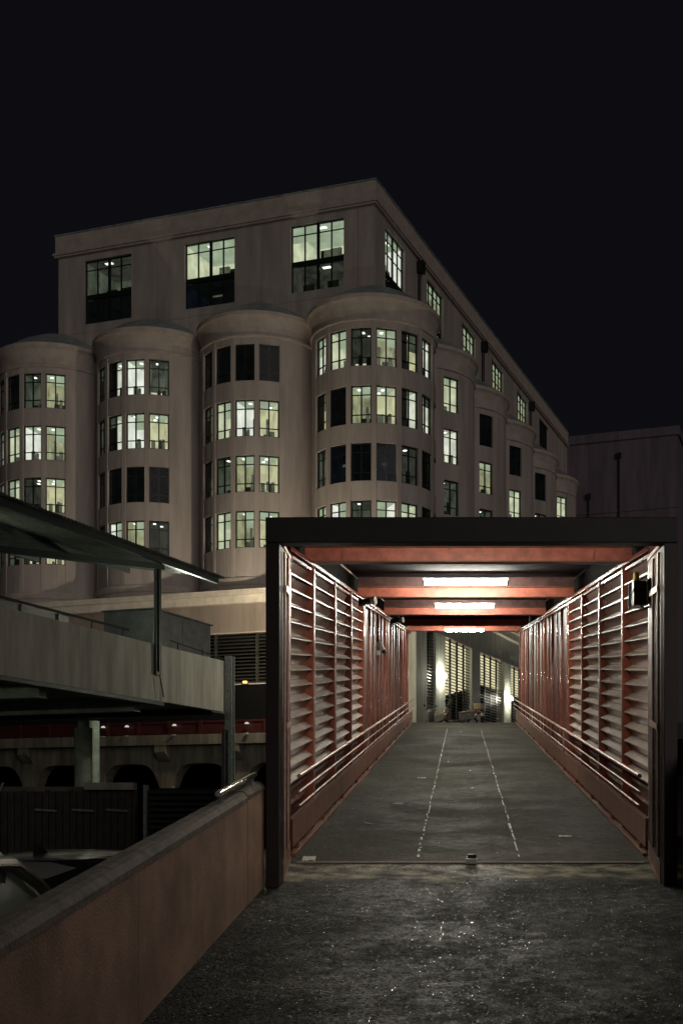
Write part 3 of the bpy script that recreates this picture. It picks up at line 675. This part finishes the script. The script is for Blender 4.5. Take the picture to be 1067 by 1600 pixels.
# side piers (facing the bridge end) at s positions measured along the side
def pier(b, s0, s1, dx=.06): b.box(PX-.5, PX+dx, PY+s0, PY+s1, ZP-.1, 10.255)
piers = [(0, 1.63), (2.98, 4.6), (9.5, 11.2), (16.4, 18.1), (23.1, 24.8)]
for i, (s0, s1) in enumerate(piers):
    b = MB(); pier(b, s0, s1, .10 if i else .06); bp(b, 'pier', M['pier'], bevel=.02)
b = MB(); b.box(PX-1.2, PX-.51, PY+.005, PY+1.62, ZP-.1, 10.255); bp(b, 'pier', M['pier'])
gaps = [(1.63, 2.98), (4.6, 9.5), (11.2, 16.4), (18.1, 23.1)]
sl_cache = {}
for gi, (s0, s1) in enumerate(gaps):
    L_ = s1-s0-.02
    b = MB(); b.box(0, .06, 0, L_, 0, .055, mi=0); b.v = [(x, y, z+(.03 if x < .03 else 0)) for x, y, z in b.v]
    me = b.mesh('louvre_slat', M['louvre'])
    for r in range(31):
        mkobj('louvre_slat', me, bld, (PX-.10, PY+s0+.01, 4.80+r*.176))
    nm = 1 if gi == 0 else 4
    for q in range(1, nm):
        y = PY+s0+(s1-s0)*q/nm; b = MB(); b.box(PX-.085, PX-.02, y-.11, y+.11, ZP, 10.255); bp(b, 'louvre_mullion', M['louvre'])
    # lit garage behind, with the dark flank of a stair below
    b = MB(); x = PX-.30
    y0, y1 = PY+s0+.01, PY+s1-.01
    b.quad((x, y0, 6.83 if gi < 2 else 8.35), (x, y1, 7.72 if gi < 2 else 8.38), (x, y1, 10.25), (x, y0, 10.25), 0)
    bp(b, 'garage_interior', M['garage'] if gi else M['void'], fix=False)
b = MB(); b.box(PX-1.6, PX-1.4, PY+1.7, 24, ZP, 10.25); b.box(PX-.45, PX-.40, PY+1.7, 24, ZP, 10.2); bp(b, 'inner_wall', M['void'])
# front louvres (left face)
Lf = 2.6
b = MB(); b.box(0, Lf-.10, 0, .16, 0, .03); b.v = [(x, y, z-(.07 if y < .08 else 0)) for x, y, z in b.v]
me = b.mesh('louvre_slat', M['louvre2'])
for q in range(5):
    x0 = -2.2-Lf*(q+1)+2.0
    for r in range(14): mkobj('louvre_slat', me, bld, (x0+.05, PY+.03, 7.56+r*.195))
    b = MB(); b.box(x0-.05, x0+.05, PY, PY+.22, 7.5, 10.25); bp(b, 'louvre_mullion', M['louvre2'])
b = MB(); b.box(-40, -13.3, PY, PY+.3, 7.5, 10.25); b.box(-.2, PX-.61, PY, PY+.3, 7.5, 10.25); bp(b, 'podium_wall', M['podium'])
b = MB(); b.box(-40, PX-.61, PY+.5, PY+.6, 7.45, 10.25); b.box(-40, PX-1.25, PY+.02, PY+.4, ZP, 7.38); bp(b, 'inner_wall', M['void'])
b = MB(); b.box(-40, PX-.61, PY-.05, PY+.3, 7.385, 7.455); bp(b, 'sill_strip', M['trim'])
# sconces on the piers
def sconce(s_, label):
    p = bw(PX+.10, PY+s_, 7.9)
    t = thing('wall_lamp', label, 'lamp', tuple(p), RZB, group='glowing lamps on the concrete piers')
    b = MB(); b.box(0, .10, -.10, .10, -.10, .10); b.obj('back_plate', M['greybox'], t, bevel=.01)
    bpy_m = MB(); n = 10
    bpy_m.lathe([(.002,.13),(.07,.11),(.115,.05),(.125,0),(.115,-.05),(.07,-.11),(.002,-.13)], 0, 2*math.pi, n, .23, 0); bpy_m.obj('bulb', M['sconce'], t, smooth=True)
sconce(3.8, 'glaring wall lamp on the pale pier left of the tall lit louvres')
sconce(17.25, 'glaring wall lamp on the far right pier beside the bridge end')
# amber marker at the louvre sill
p = bw(-6.0, PY-.20, 7.50); t = thing('marker_lamp', 'tiny amber lamp on the sill below the dark front louvres', 'lamp', tuple(p), RZB)
b = MB(); b.box(-.10, .10, -.08, .08, -.06, .06); b.obj('lens', M['amber'], t, bevel=.02)
b = MB(); b.box(-.12, .12, .081, .15, -.09, .08); b.obj('base', M['greybox'], t)
# far wing behind on the right
wg = thing('rear_wing', 'dim windowless wing of the building rising beyond the bridge roof at right', 'building', tuple(bw(0, BD+.01, 0)), RZB)
b = MB(); b.box(0, 10.4, 0, 20, -1.8, 35.3); b.box(10.41, 40, 6, 20, -1.8, 30); b.obj('wall', M['wing'], wg)
b = MB(); b.box(-.02, 10.6, -.2, 20, 35.3, 36.1); b.obj('roof', M['wing'], wg)
b = MB(); b.box(.0, 10.45, -.10, -.002, 28.6, 28.8); b.obj('string_course', M['wing'], wg)
for x in (2.1, 5.0):
    b = MB(); b.tube((x, -.12, 12 if x > 3 else 12), (x, -.12, 33.6 if x > 3 else 30), .09, 6); b.box(x-.2, x+.2, -.3, -.02, (33.6 if x > 3 else 30), (34.1 if x > 3 else 30.5)); b.obj('downpipe', M['frame'], wg)
# ------------------------------------------------------------------ lower gallery with arches under the plaza edge
gal = thing('arched_retaining_wall', 'grey concrete wall of flat arches carrying the plaza edge below the red barrier', 'wall', tuple(bw(0, -5.0, -1.8)), RZB)
def gp(b, n, m, parent=gal, **k): return b.obj(n, m, parent, off=(0, 0, -1.8), **k)
AW = 4.5; GY = -.01
b = MB()
x = -28.0
while x < 1.0:
    n = 14; w = 3.75
    b.box(x, x+(AW-w)/2, -.9, -.05, -1.8, ZP-.555)
    b.box(x+AW-(AW-w)/2, x+AW, -.9, -.05, -1.8, ZP-.555)
    for i in range(n):
        u0, u1 = i/n, (i+1)/n
        def za(u): return 2.95 - 1.3*abs(2*u-1)**4.5
        xa, xb = x+(AW-w)/2+w*u0, x+(AW-w)/2+w*u1
        b.hexa([(xa,-.9,za(u0)),(xb,-.9,za(u1)),(xb,-.05,za(u1)),(xa,-.05,za(u0)),(xa,-.9,ZP-.555),(xb,-.9,ZP-.555),(xb,-.05,ZP-.555),(xa,-.05,ZP-.555)])
    x += AW
gp(b, 'arch_wall', M['darkconc'])
b = MB(); b.box(-28, 2, -1.5, -.0, ZP-.55, ZP-.0); gp(b, 'edge_slab', M['darkconc'])
x = -28.0
while x < 2:
    b = MB(); b.prism([(-1.45, ZP-.555), (-1.45, ZP-.95), (-1.1, ZP-1.3), (-.91, ZP-1.45), (-.91, ZP-.555)], x-.35, x+.35, axis='x')
    gp(b, 'bracket', M['darkconc']); x += AW
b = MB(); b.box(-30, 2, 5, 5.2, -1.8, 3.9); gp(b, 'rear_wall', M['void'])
br = thing('red_barrier', 'long dark red steel barrier along the edge of the plaza deck', 'barrier', tuple(bw(0, -6.3, ZP)), RZB)
b = MB(); b.box(-28, 2, -.06, .02, .02, .74); b.obj('beam', M['redrail'], br)
b = MB(); b.box(-28, 2, -.11, -.061, .62, .72); b.box(-28, 2, -.11, -.061, .04, .14); b.obj('flange', M['redrail'], br)
x = -27
while x < 2:
    b = MB(); b.box(x-.10, x+.10, -.16, -.112, -.18, .76); b.obj('bracket', M['redrail'], br); x += 1.95
for i, px in enumerate((162, 199, 273, 386)):
    for dz in (0, 1):
        pass
    k = (px-721)/1875; P0 = bw(0, -6.55); tt = (P0.x - k*P0.y)/(c18 + k*s18)
    P0 = Vector((P0.x - c18*tt, P0.y + s18*tt, ZP+.46))
    t = thing('reflector_lamp', ['leftmost', 'second', 'third', 'rightmost'][i] + ' small round marker lamp on the dark red barrier', 'marker lamp', tuple(P0), RZB, 'marker lamps on the red barrier')
    b = MB(); b.lathe([(.13,0),(.12,.05),(.08,.10),(.01,.12)], R(-90), R(90), 8); b.obj('lens', M['dot'], t, smooth=True)
    b = MB(); b.box(-.10, .10, -.12, .0, -.50, -.47); b.obj('base', M['white'], t)
# ------------------------------------------------------------------ parking deck at left
PD = Vector((-7.18, 36.6, 0))
pk = thing('parking_deck', 'raised concrete parking deck with a tall parapet at the left', 'parking deck', tuple(PD), RZB)
def pp(b, n, m, parent=pk, **k): return b.obj(n, m, parent, **k)
b = MB(); b.box(-.20, 0, -26, -3.62, 3.20, 4.75); b.box(-.20, 0, -3.60, -.0, 3.20, 4.75); b.box(-1.1, -.21, -.2, 0, 3.62, 4.75); b.box(-1.1, -.9, .001, 1.5, 3.62, 4.70); b.box(-14, -.9, 1.501, 1.7, 3.62, 4.70); pp(b, 'parapet', M['conc'])
b = MB(); b.box(-14, -.205, -26, 0, 3.30, 3.618); b.box(-14, -.9, .001, 1.7, 3.30, 3.618); pp(b, 'deck_slab', M['soffit'])
b = MB(); b.box(-.45, -.02, -26, -3.4, 3.10, 3.198); b.box(-14, -.46, -.5, -.05, 3.10, 3.298); pp(b, 'edge_beam', M['darksteel'])
for y in (-4, -8, -12, -16, -20, -24):
    b = MB(); b.box(-13.9, -.5, y-.15, y+.15, 2.9, 3.298); pp(b, 'cross_beam', M['soffit'])
def local(px, Y, PDv):     # world pixel column -> deck local coordinates
    w = at(px, 1277, Y) - PDv; return (w.x*c18 - w.y*s18, w.x*s18 + w.y*c18)
for (px, Y, r_, zt) in ((131, 37.0, .27, 3.29), (147, 42.5, .20, 3.4)):
    lx, ly = local(px, Y, PD)
    b = MB(); b.tube((lx, ly, -1.8), (lx, ly, 2.75 if r_ > .25 else zt), r_, 20); b.tube((lx, ly, 2.76), (lx, ly, 3.1), r_*.62, 12); pp(b, 'column', M['soffit'], smooth=True)
b = MB(); b.box(.01, .25, -.10, -.075, .6, 4.9); b.box(.01, .25, .075, .10, .6, 4.9); b.box(.12, .14, -.074, .074, .6, 4.9); b.box(.0, .26, -.12, .12, -1.8, .6); pp(b, 'steel_post', M['galv'])
b = MB(); b.tube((-.1, -26, 4.98), (-.1, -5.0, 4.98), .035, 8)
b.tube((-.1, -2.9, 4.98), (-.1, -.1, 4.84), .02, 8)
y = -25.5
while y < -.3:
    if not -5.0 < y < -3.2: b.tube((-.1, y, 4.75), (-.1, y, 4.97), .022, 6)
    y += 1.35
pp(b, 'handrail', M['darksteel'])
b = MB(); b.box(-.16, -.12, -22, -7.5, 4.76, 4.93); pp(b, 'rail_infill', M['cabinet'])
# canopy
cn = thing('parking_canopy', 'dark corrugated sheet canopy sloping over the left parking deck', 'canopy', tuple(PD), RZB)
SU = .165; ex = .44; y_end = -.85
def zc(x): return 7.08 + SU*(ex - x)
b = MB(); nrib = 150; y0c, y1c = -22.0, y_end; Lc = 10.5
seg = (y1c-y0c)/nrib
k = 0
for i in range(nrib*4+1):
    y = y0c + seg*i/4; ph = i % 4; dz = (0, .0, .05, .05)[ph]
    b.v += [(ex, y, zc(ex)+dz), (ex-Lc, y, zc(ex-Lc)+dz), (ex, y, zc(ex)+dz+.012), (ex-Lc, y, zc(ex-Lc)+dz+.012)]
for i in range(nrib*4):
    k = i*4
    b.f += [(k, k+4, k+5, k+1), (k+2, k+3, k+7, k+6), (k, k+2, k+6, k+4)]; b.m += [0, 0, 0]
b.obj('roof_sheet', M['sheet'], cn, fix=False)
# purlins and beams
for x in (ex-.25, ex-3.3, ex-6.6, ex-9.8):
    b = MB(); b.box(x-.05, x+.05, y0c, y1c, zc(x)-.17, zc(x)-.01); b.obj('purlin', M['darksteel'], cn)
for y in (-3.85, -11.5, -19.0):
    b = MB(); b.hexa([(.25, y-.07, zc(.25)-.34), (.25, y+.07, zc(.25)-.34), (-9.6, y+.07, zc(-9.6)-.42), (-9.6, y-.07, zc(-9.6)-.42),
                      (.25, y-.07, zc(.25)-.18), (.25, y+.07, zc(.25)-.18), (-9.6, y+.07, zc(-9.6)-.18), (-9.6, y-.07, zc(-9.6)-.18)]); b.obj('rafter', M['darksteel'], cn)
    b = MB(); b.box(.02, .10, y-.12, y+.12, 3.9, zc(0)-.36); b.box(.105, .15, y-.05, y+.05, 4.0, zc(0)-.36); b.obj('post', M['darksteel'], cn)
b = MB(); b.tube((.13, -3.85, 3.9), (.16, -3.70, 3.3), .018, 6); b.obj('drain_hose', M['black'], cn)
# technical cabinet on the deck
cb = thing('technical_cabinet', 'tall grey metal cabinet box standing on the parking deck behind its parapet', 'cabinet', (-8.99, 35.06, 3.62), RZB)
b = MB(); b.box(-1.7, 0, 0, 3.25, 0, 2.46); b.obj('casing', M['cabinet'], cb, bevel=.02)
b = MB(); b.box(.002, .02, .15, 1.5, .1, 2.35); b.obj('door', M['cabinet'], cb)
b = MB(); b.box(.002, .02, 1.56, 3.1, .1, 2.35); b.obj('door', M['cabinet'], cb)
b = MB(); b.box(-1.75, .06, -.05, 3.3, 2.462, 2.50); b.obj('lid', M['cabinet'], cb)
# battens lighting the deck: one under the slab, one under the canopy
def batten(x, y, z, label, rz=0):
    wv = PD + Vector((x*c18+y*s18, -x*s18+y*c18, z))
    t = thing('batten_lamp', label, 'lamp', tuple(wv), RZB+rz)
    b = MB(); b.box(-.7, .7, -.05, .05, 0, .06); b.obj('housing', M['white'], t)
    b = MB(); b.tube((-.65, 0, -.03), (.65, 0, -.03), .025, 8); b.obj('tube', M['batten'], t, smooth=True)
batten(-5.0, -15.0, 2.72, 'greenish tube lamp under the parking deck slab')
batten(-6.5, 6.0, 6.4, 'greenish tube lamp fixed beside the parking canopy end') if False else None
batten(-3.5, -9.5, zc(-3.5)-.48, 'greenish tube lamp below the parking canopy rafters')
# ------------------------------------------------------------------ street lamp on plaza edge (behind the bridge wall)
def street_lamp(x, y, z0, h, label, m_=None):
    m_ = m_ or M['lampw']
    t = thing('street_lamp', label, 'street lamp', (x, y, z0))
    b = MB(); b.tube((0,0,0), (0,0,h), .09, 10, .06); b.obj('pole', M['galv'], t, smooth=True)
    b = MB(); b.tube((0,0,h), (0,0,h+.06), .10, 12); b.obj('collar', M['greybox'], t, smooth=True)
    b = MB(); b.lathe([(.002,h+.06),(.12,h+.09),(.19,h+.18),(.20,h+.26),(.18,h+.35),(.10,h+.44),(.002,h+.46)], 0, 2*math.pi, 16); b.obj('globe', m_, t, smooth=True)
street_lamp(-9.25, 61.0, -1.8, 11.0, 'globe street lamp behind the left bridge wall lighting the podium ledge')
wv = PD + Vector((-2.3*c18+1.50*s18, 2.3*s18+1.50*c18, 6.25))
t = thing('globe_lamp', 'globe lamp hidden behind the grey cabinet, lighting the canopy underside', 'lamp', tuple(wv), RZB)
b = MB(); b.tube((0,.10,-.60), (0,.10,-.15), .02, 8); b.box(-.05,.05,-.26,.12,-.66,-.60); b.obj('bracket', M['galv'], t)
b = MB(); b.lathe([(.002,-.15),(.10,-.11),(.15,0),(.10,.11),(.002,.15)], 0, 2*math.pi, 14, 0, .10); b.obj('globe', M['globe2'], t, smooth=True)
t = thing('parapet_fill_lamp', 'round lamp added out of view on the outer left bridge side to light the deck parapet', 'lamp', (-1.73, 38.0-2.2, 5.0))  # added, unseen lamp that brightens the right end of the parapet
b = MB(); b.tube((0,0,0), (-.05,0,0), .16, 14); b.obj('base', M['greybox'], t)
b = MB(); b.tube((-.051,0,0), (-.11,0,0), .13, 14, .10); b.obj('lens', M['parapet_fill'], t, smooth=True)
# ------------------------------------------------------------------ yard: fences, pole
t = thing('cladding_fence', 'dark corrugated metal fence with pale concrete cap in the lower left yard', 'fence', (-6.6, 19.5, -1.8))
off = tuple(t.location)
x = -9.5; i = 0
while x < -5.35:
    b = MB(); b.box(x, x+.05, 19.5+(0 if i % 2 else .045), 19.54+(0 if i % 2 else .045), -1.8, .42+.02*(i % 7 == 0)); b.obj('sheet_rib', M['fence'], t, off); x += .056; i += 1
b = MB(); b.box(-9.5, -5.34, 19.62, 19.80, -1.8, .50); b.obj('backing_wall', M['darkconc'], t, off)
b = MB(); b.box(-6.1, -5.30, 19.40, 19.62, .445, .56); b.obj('cap_block', M['conc'], t, off)
b = MB(); b.tube((-7.48, 19.45, .42), (-7.42, 19.45, .56), .02, 6); b.obj('stub_pipe', M['galv'], t, off)
for x in (-6.9, -6.3, -5.75):
    b = MB(); b.tube((x, 19.44, .12), (x+.35, 19.44, .10), .02, 6); b.obj('hook_rail', M['galv'], t, off)
t = thing('slatted_screen', 'dark horizontal slat screen between the cladding fence and the ramp wall', 'screen', (-4.6, 20.5, -1.8)); off = tuple(t.location)
for j in range(22):
    b = MB(); b.hexa([(-5.35,20.5,-1.7+j*.1),(-3.6,20.5,-1.7+j*.1),(-3.6,20.58,-1.66+j*.1),(-5.35,20.58,-1.66+j*.1),(-5.35,20.5,-1.655+j*.1),(-3.6,20.5,-1.655+j*.1),(-3.6,20.58,-1.62+j*.1),(-5.35,20.58,-1.62+j*.1)])
    b.obj('slat', M['darksteel'], t, off)
b = MB(); b.box(-5.42, -5.36, 20.45, 20.6, -1.8, .55); b.obj('frame', M['galv'], t, off)
b = MB(); b.box(-5.35, -3.6, 20.7, 20.8, -1.8, .5); b.obj('backing', M['void'], t, off)
t = thing('steel_pole', 'slim steel pole rising behind the brown ramp wall near the bridge', 'pole', (-2.76, 14.0, -1.8)); off = tuple(t.location)
b = MB(); b.tube((-2.76,14,-1.8), (-2.76,14,1.0), .038, 14); b.obj('tube', M['galv'], t, off, smooth=True)
b = MB(); b.tube((-2.76,14,1.001), (-2.76,14,1.02), .042, 14); b.obj('cap', M['galv'], t, off)
b = MB(); b.box(-2.86, -2.66, 13.9, 14.1, -1.8, -1.78); b.obj('base_plate', M['galv'], t, off)
# ------------------------------------------------------------------ cars
def make_car(paint, glassm, label):
    t = thing('parked_car', label, 'car', (0,0,-1.78)); P = M[paint]; G = M[glassm]
    # lower body loft along y (rear = -y). ring: bottom, sill, belt edge, belt-in
    st = [(-2.12,.48,.70,.60,.42),(-2.05,.40,.92,.74,.30),(-1.8,.30,.98,.84,.22),(-1.2,.25,.96,.88,.20),(0,.22,.93,.89,.20),(1.0,.24,.92,.88,.20),(1.6,.26,.84,.86,.22),(2.0,.34,.70,.74,.28),(2.14,.42,.60,.55,.36)]
    b = MB()
    for y, zb, zt, hw, z0 in st:
        zm = (zt+z0)/2
        prof = [(hw*.86,z0),(hw*.985,z0+.12),(hw,zm),(hw*.985,zt-.08),(hw*.93,zt),(hw*.5,zt+.025),(0,zt+.03)]
        prof = prof + [(-x, z) for x, z in reversed(prof[:-1])]
        b.v += [(x, y, z) for x, z in prof]
    m = 13
    for i in range(len(st)-1):
        for j in range(m): k = i*m; j2 = (j+1) % m; b.f.append((k+j, k+j2, k+m+j2, k+m+j)); b.m.append(0)
    b.f.append(tuple(range(m-1, -1, -1))); b.f.append(tuple((len(st)-1)*m+i for i in range(m))); b.m += [0, 0]
    b.obj('body', P, t, smooth=True)
    # greenhouse glass volume
    gs = [(-1.78,.96,.985,.72,.70),(-1.45,.95,1.26,.75,.60),(-1.22,.94,1.395,.77,.565),(-.4,.93,1.425,.78,.56),(.25,.92,1.39,.78,.56),(.45,.92,1.33,.77,.57),(1.15,.90,.93,.72,.68)]
    b = MB()
    for y, z0, z1, hb, ht in gs: b.v += [(hb,y,z0),(ht,y,z1),(-ht,y,z1),(-hb,y,z0)]
    for i in range(len(gs)-1):
        for j in range(3): k = i*4; b.f.append((k+j, k+j+1, k+5+j, k+4+j)); b.m.append(0)
    b.f += [(0,3,2,1), tuple(24+i for i in range(4))]; b.m += [0, 0]
    b.obj('window_glass', G, t, smooth=True)
    # roof skin
    rs = [(-1.42,1.285),(-1.30,1.375),(-1.05,1.425),(-.4,1.455),(.1,1.435),(.36,1.385),(.46,1.335)]
    b = MB(); xs = [-.63,-.615,-.58,-.42,-.2,0,.2,.42,.58,.615,.63]
    for y, z in rs:
        for x in xs: b.v.append((x*(1 if y > -1.2 else .97), y, z - .10*abs(x/.63)**3.2 - (.05 if abs(x) == .63 else 0)))
    n = len(xs)
    for i in range(len(rs)-1):
        for j in range(n-1): k = i*n+j; b.f.append((k, k+1, k+n+1, k+n)); b.m.append(0)
    roof = b.obj('roof', P, t, smooth=True)
    b = MB(); b.prism([(-1.05,1.425),(-.86,1.44),(-1.02,1.505)], -.018, .018, axis='x'); b.obj('antenna_fin', M['black'], roof)
    b = MB(); b.box(-.22, .12, -1.415, -1.40, 1.27, 1.30); b.obj('spoiler_light', M['black'], t)
    for s in (-1, 1):
        # pillars and chrome trim following the side glass
        side_ = [(-1.80,.985,.735),(-1.47,1.24,.645),(-1.22,1.345,.615),(-.4,1.375,.612),(.25,1.34,.612),(.48,1.28,.622),(1.18,.93,.715)]
        b = MB()
        for p, q in zip(side_, side_[1:]): b.tube((s*p[2]*1.0, p[0], p[1]), (s*q[2]*1.0, q[0], q[1]), .028, 8)
        b.obj('pillar', P, t, smooth=True)
        b = MB()
        for p, q in zip(side_, side_[1:]): b.tube((s*(p[2]+.022), p[0], p[1]-.012), (s*(q[2]+.022), q[0], q[1]-.012), .010, 6)
        b.tube((s*.80, -1.55, .955), (s*.80, 1.0, .93), .009, 6)
        b.obj('chrome_trim', M['chrome'], t, smooth=True)
        b = MB(); b.tube((s*.775,-.55,.95),(s*.615,-.45,1.37),.03,8); b.obj('door_pillar', M['black'], t)
        b = MB(); b.box(s*.84-.06, s*.84+.10, .62, .70, .93, 1.06); b.obj('door_mirror', P, t, bevel=.02)
        b = MB(); b.box(s*.62-.14, s*.62+.14, -2.10, -2.0, .66, .86); b.obj('tail_light', M['tail'], t, bevel=.02)
        b = MB(); b.box(s*.58-.14, s*.58+.14, 2.02, 2.12, .50, .62); b.obj('headlight', M['screen'], t, bevel=.02)
        for y in (-1.32, 1.34):
            b = MB(); b.tube((s*.70, y, .31), (s*.885, y, .31), .31, 24); w = b.obj('wheel', M['tyre'], t, smooth=True)
            b = MB(); b.tube((s*.80, y, .31), (s*.893, y, .31), .20, 16); b.obj('rim', M['galv'], w, smooth=True)
    return t
car = make_car('carpaint', 'carglass', 'silver car seen from behind beyond the ramp wall, its roof and rear window showing')
car.location = (-2.98, 9.65, -1.70); car.rotation_euler = (0,0,R(-4))
car2 = make_car('carpaint2', 'carglass2', 'dark car with chrome window trim cut off at the left photo edge')
car2.scale = (1.15,)*3; car2.location = (-2.96, 4.62, -1.78); car2.rotation_euler = (0,0,R(180))
# ------------------------------------------------------------------ scooters on the plaza
def scooter(px, Y, rz, label, scale=1.0, tall=True, paint='scoot'):
    w = at(px, 1277, Y); t = thing('scooter', label, 'scooter', (w.x, w.y, ZP), rz); t.scale = (scale,)*3
    # side profile along local x (front = -x)
    def P(b, n, m, **k): return b.obj(n, M[m], t, **k)
    for x in (-.68, .68):
        b = MB(); n = 20; k0 = len(b.v)
        for i in range(n):
            a = 2*math.pi*i/n
            for jj in range(8):
                c = 2*math.pi*jj/8; rr = .22+.055*math.cos(c); b.v.append((x+rr*math.cos(a), .055*math.sin(c), .275+rr*math.sin(a)))
        for i in range(n):
            for jj in range(8):
                b.f.append((i*8+jj, ((i+1)%n)*8+jj, ((i+1)%n)*8+(jj+1)%8, i*8+(jj+1)%8)); b.m.append(0)
        wh = P(b, 'wheel', 'tyre', smooth=True)
        b = MB(); b.tube((x,-.03,.275), (x,.03,.275), .16, 14); b.obj('rim', M['galv'], wh, smooth=True)
    b = MB(); b.prism([(-.95,.50),(-.80,.60),(-.60,.62),(-.42,.50),(-.50,.46),(-.66,.56),(-.85,.54)], -.07, .07, axis='y') if False else b.hexa([(-.93,-.07,.50),(-.45,-.07,.52),(-.45,.07,.52),(-.93,.07,.50),(-.85,-.06,.60),(-.5,-.06,.62),(-.5,.06,.62),(-.85,.06,.60)]); P(b, 'front_mudguard', paint, bevel=.02)
    b = MB(); b.hexa([(-.66,-.20,.62),(-.42,-.22,.36),(-.42,.22,.36),(-.66,.20,.62),(-.60,-.17,1.02),(-.40,-.19,.98),(-.40,.19,.98),(-.60,.17,1.02)]); P(b, 'front_fairing', paint, bevel=.04)
    b = MB(); b.box(-.45, .10, -.17, .17, .30, .40); P(b, 'footboard', 'black', bevel=.02)
    b = MB(); b.hexa([(.02,-.17,.34),(.82,-.16,.45),(.82,.16,.45),(.02,.17,.34),(.08,-.17,.70),(.98,-.12,.78),(.98,.12,.78),(.08,.17,.70)]); P(b, 'rear_body', paint, bevel=.05)
    b = MB(); b.hexa([(.02,-.15,.715),(.88,-.14,.78),(.88,.14,.78),(.02,.15,.715),(.06,-.13,.80),(.84,-.12,.87),(.84,.12,.87),(.06,.13,.80)]); P(b, 'seat', 'seat', bevel=.03)
    b = MB(); b.tube((-.70,-.0,.30), (-.52,0,.95), .03, 8); b.tube((-.74,-.08,.28), (-.60,-.08,.70), .022, 8); b.tube((-.74,.08,.28), (-.60,.08,.70), .022, 8); P(b, 'fork', 'galv', smooth=True)
    b = MB(); b.tube((-.46,-.34,1.06), (-.46,.34,1.06), .018, 8); b.tube((-.44,-.36,1.06), (-.43,-.24,1.06), .026, 8); b.tube((-.44,.36,1.06), (-.43,.24,1.06), .026, 8); P(b, 'handlebar', 'black', smooth=True)
    for s in (-1, 1):
        b = MB(); b.tube((-.46,s*.26,1.07), (-.50,s*.36,1.24), .009, 6); b.box(-.52, -.49, s*.36-.06, s*.36+.06, 1.22, 1.31); P(b, 'mirror', 'black')
    b = MB(); b.tube((-.68,0,.80), (-.60,0,.80), .085, 12); P(b, 'headlight', 'white', smooth=True)
    if tall:
        b = MB(); n = 8; hw = .22
        for i in range(n+1):
            a = -1+2*i/n
            for (zz, q, xo) in ((.96, 1.0, -.58), (1.22, .95, -.50), (1.42, .72, -.42)): b.v.append((xo+.10*a*a, hw*a*q, zz))
        for i in range(n):
            for j in range(2): k = i*3+j; b.f.append((k, k+3, k+4, k+1)); b.m.append(0)
        o = P(b, 'windscreen', 'screen', smooth=True); md = o.modifiers.new('s', 'SOLIDIFY'); md.thickness = .008
        b = MB(); b.box(.78, 1.16, -.20, .20, .88, 1.16); P(b, 'top_case', 'cream', bevel=.07)
        b = MB(); b.box(1.10, 1.20, -.10, .10, .58, .72); P(b, 'plate', 'white')
    b = MB(); b.tube((.25,.2,.34), (.95,.22,.42), .045, 10); P(b, 'exhaust', 'galv', smooth=True)
    b = MB(); b.box(.96, 1.02, -.10, .10, .66, .76); P(b, 'tail_light', 'tail')
    return t
scooter(716, 61.5, R(-20), 'large scooter with tall windscreen and pale top case parked before the lit louvres', 1.12, True)
scooter(681, 61.8, R(-52), 'smaller motorcycle parked below the left wall lamp', 1.0, False)
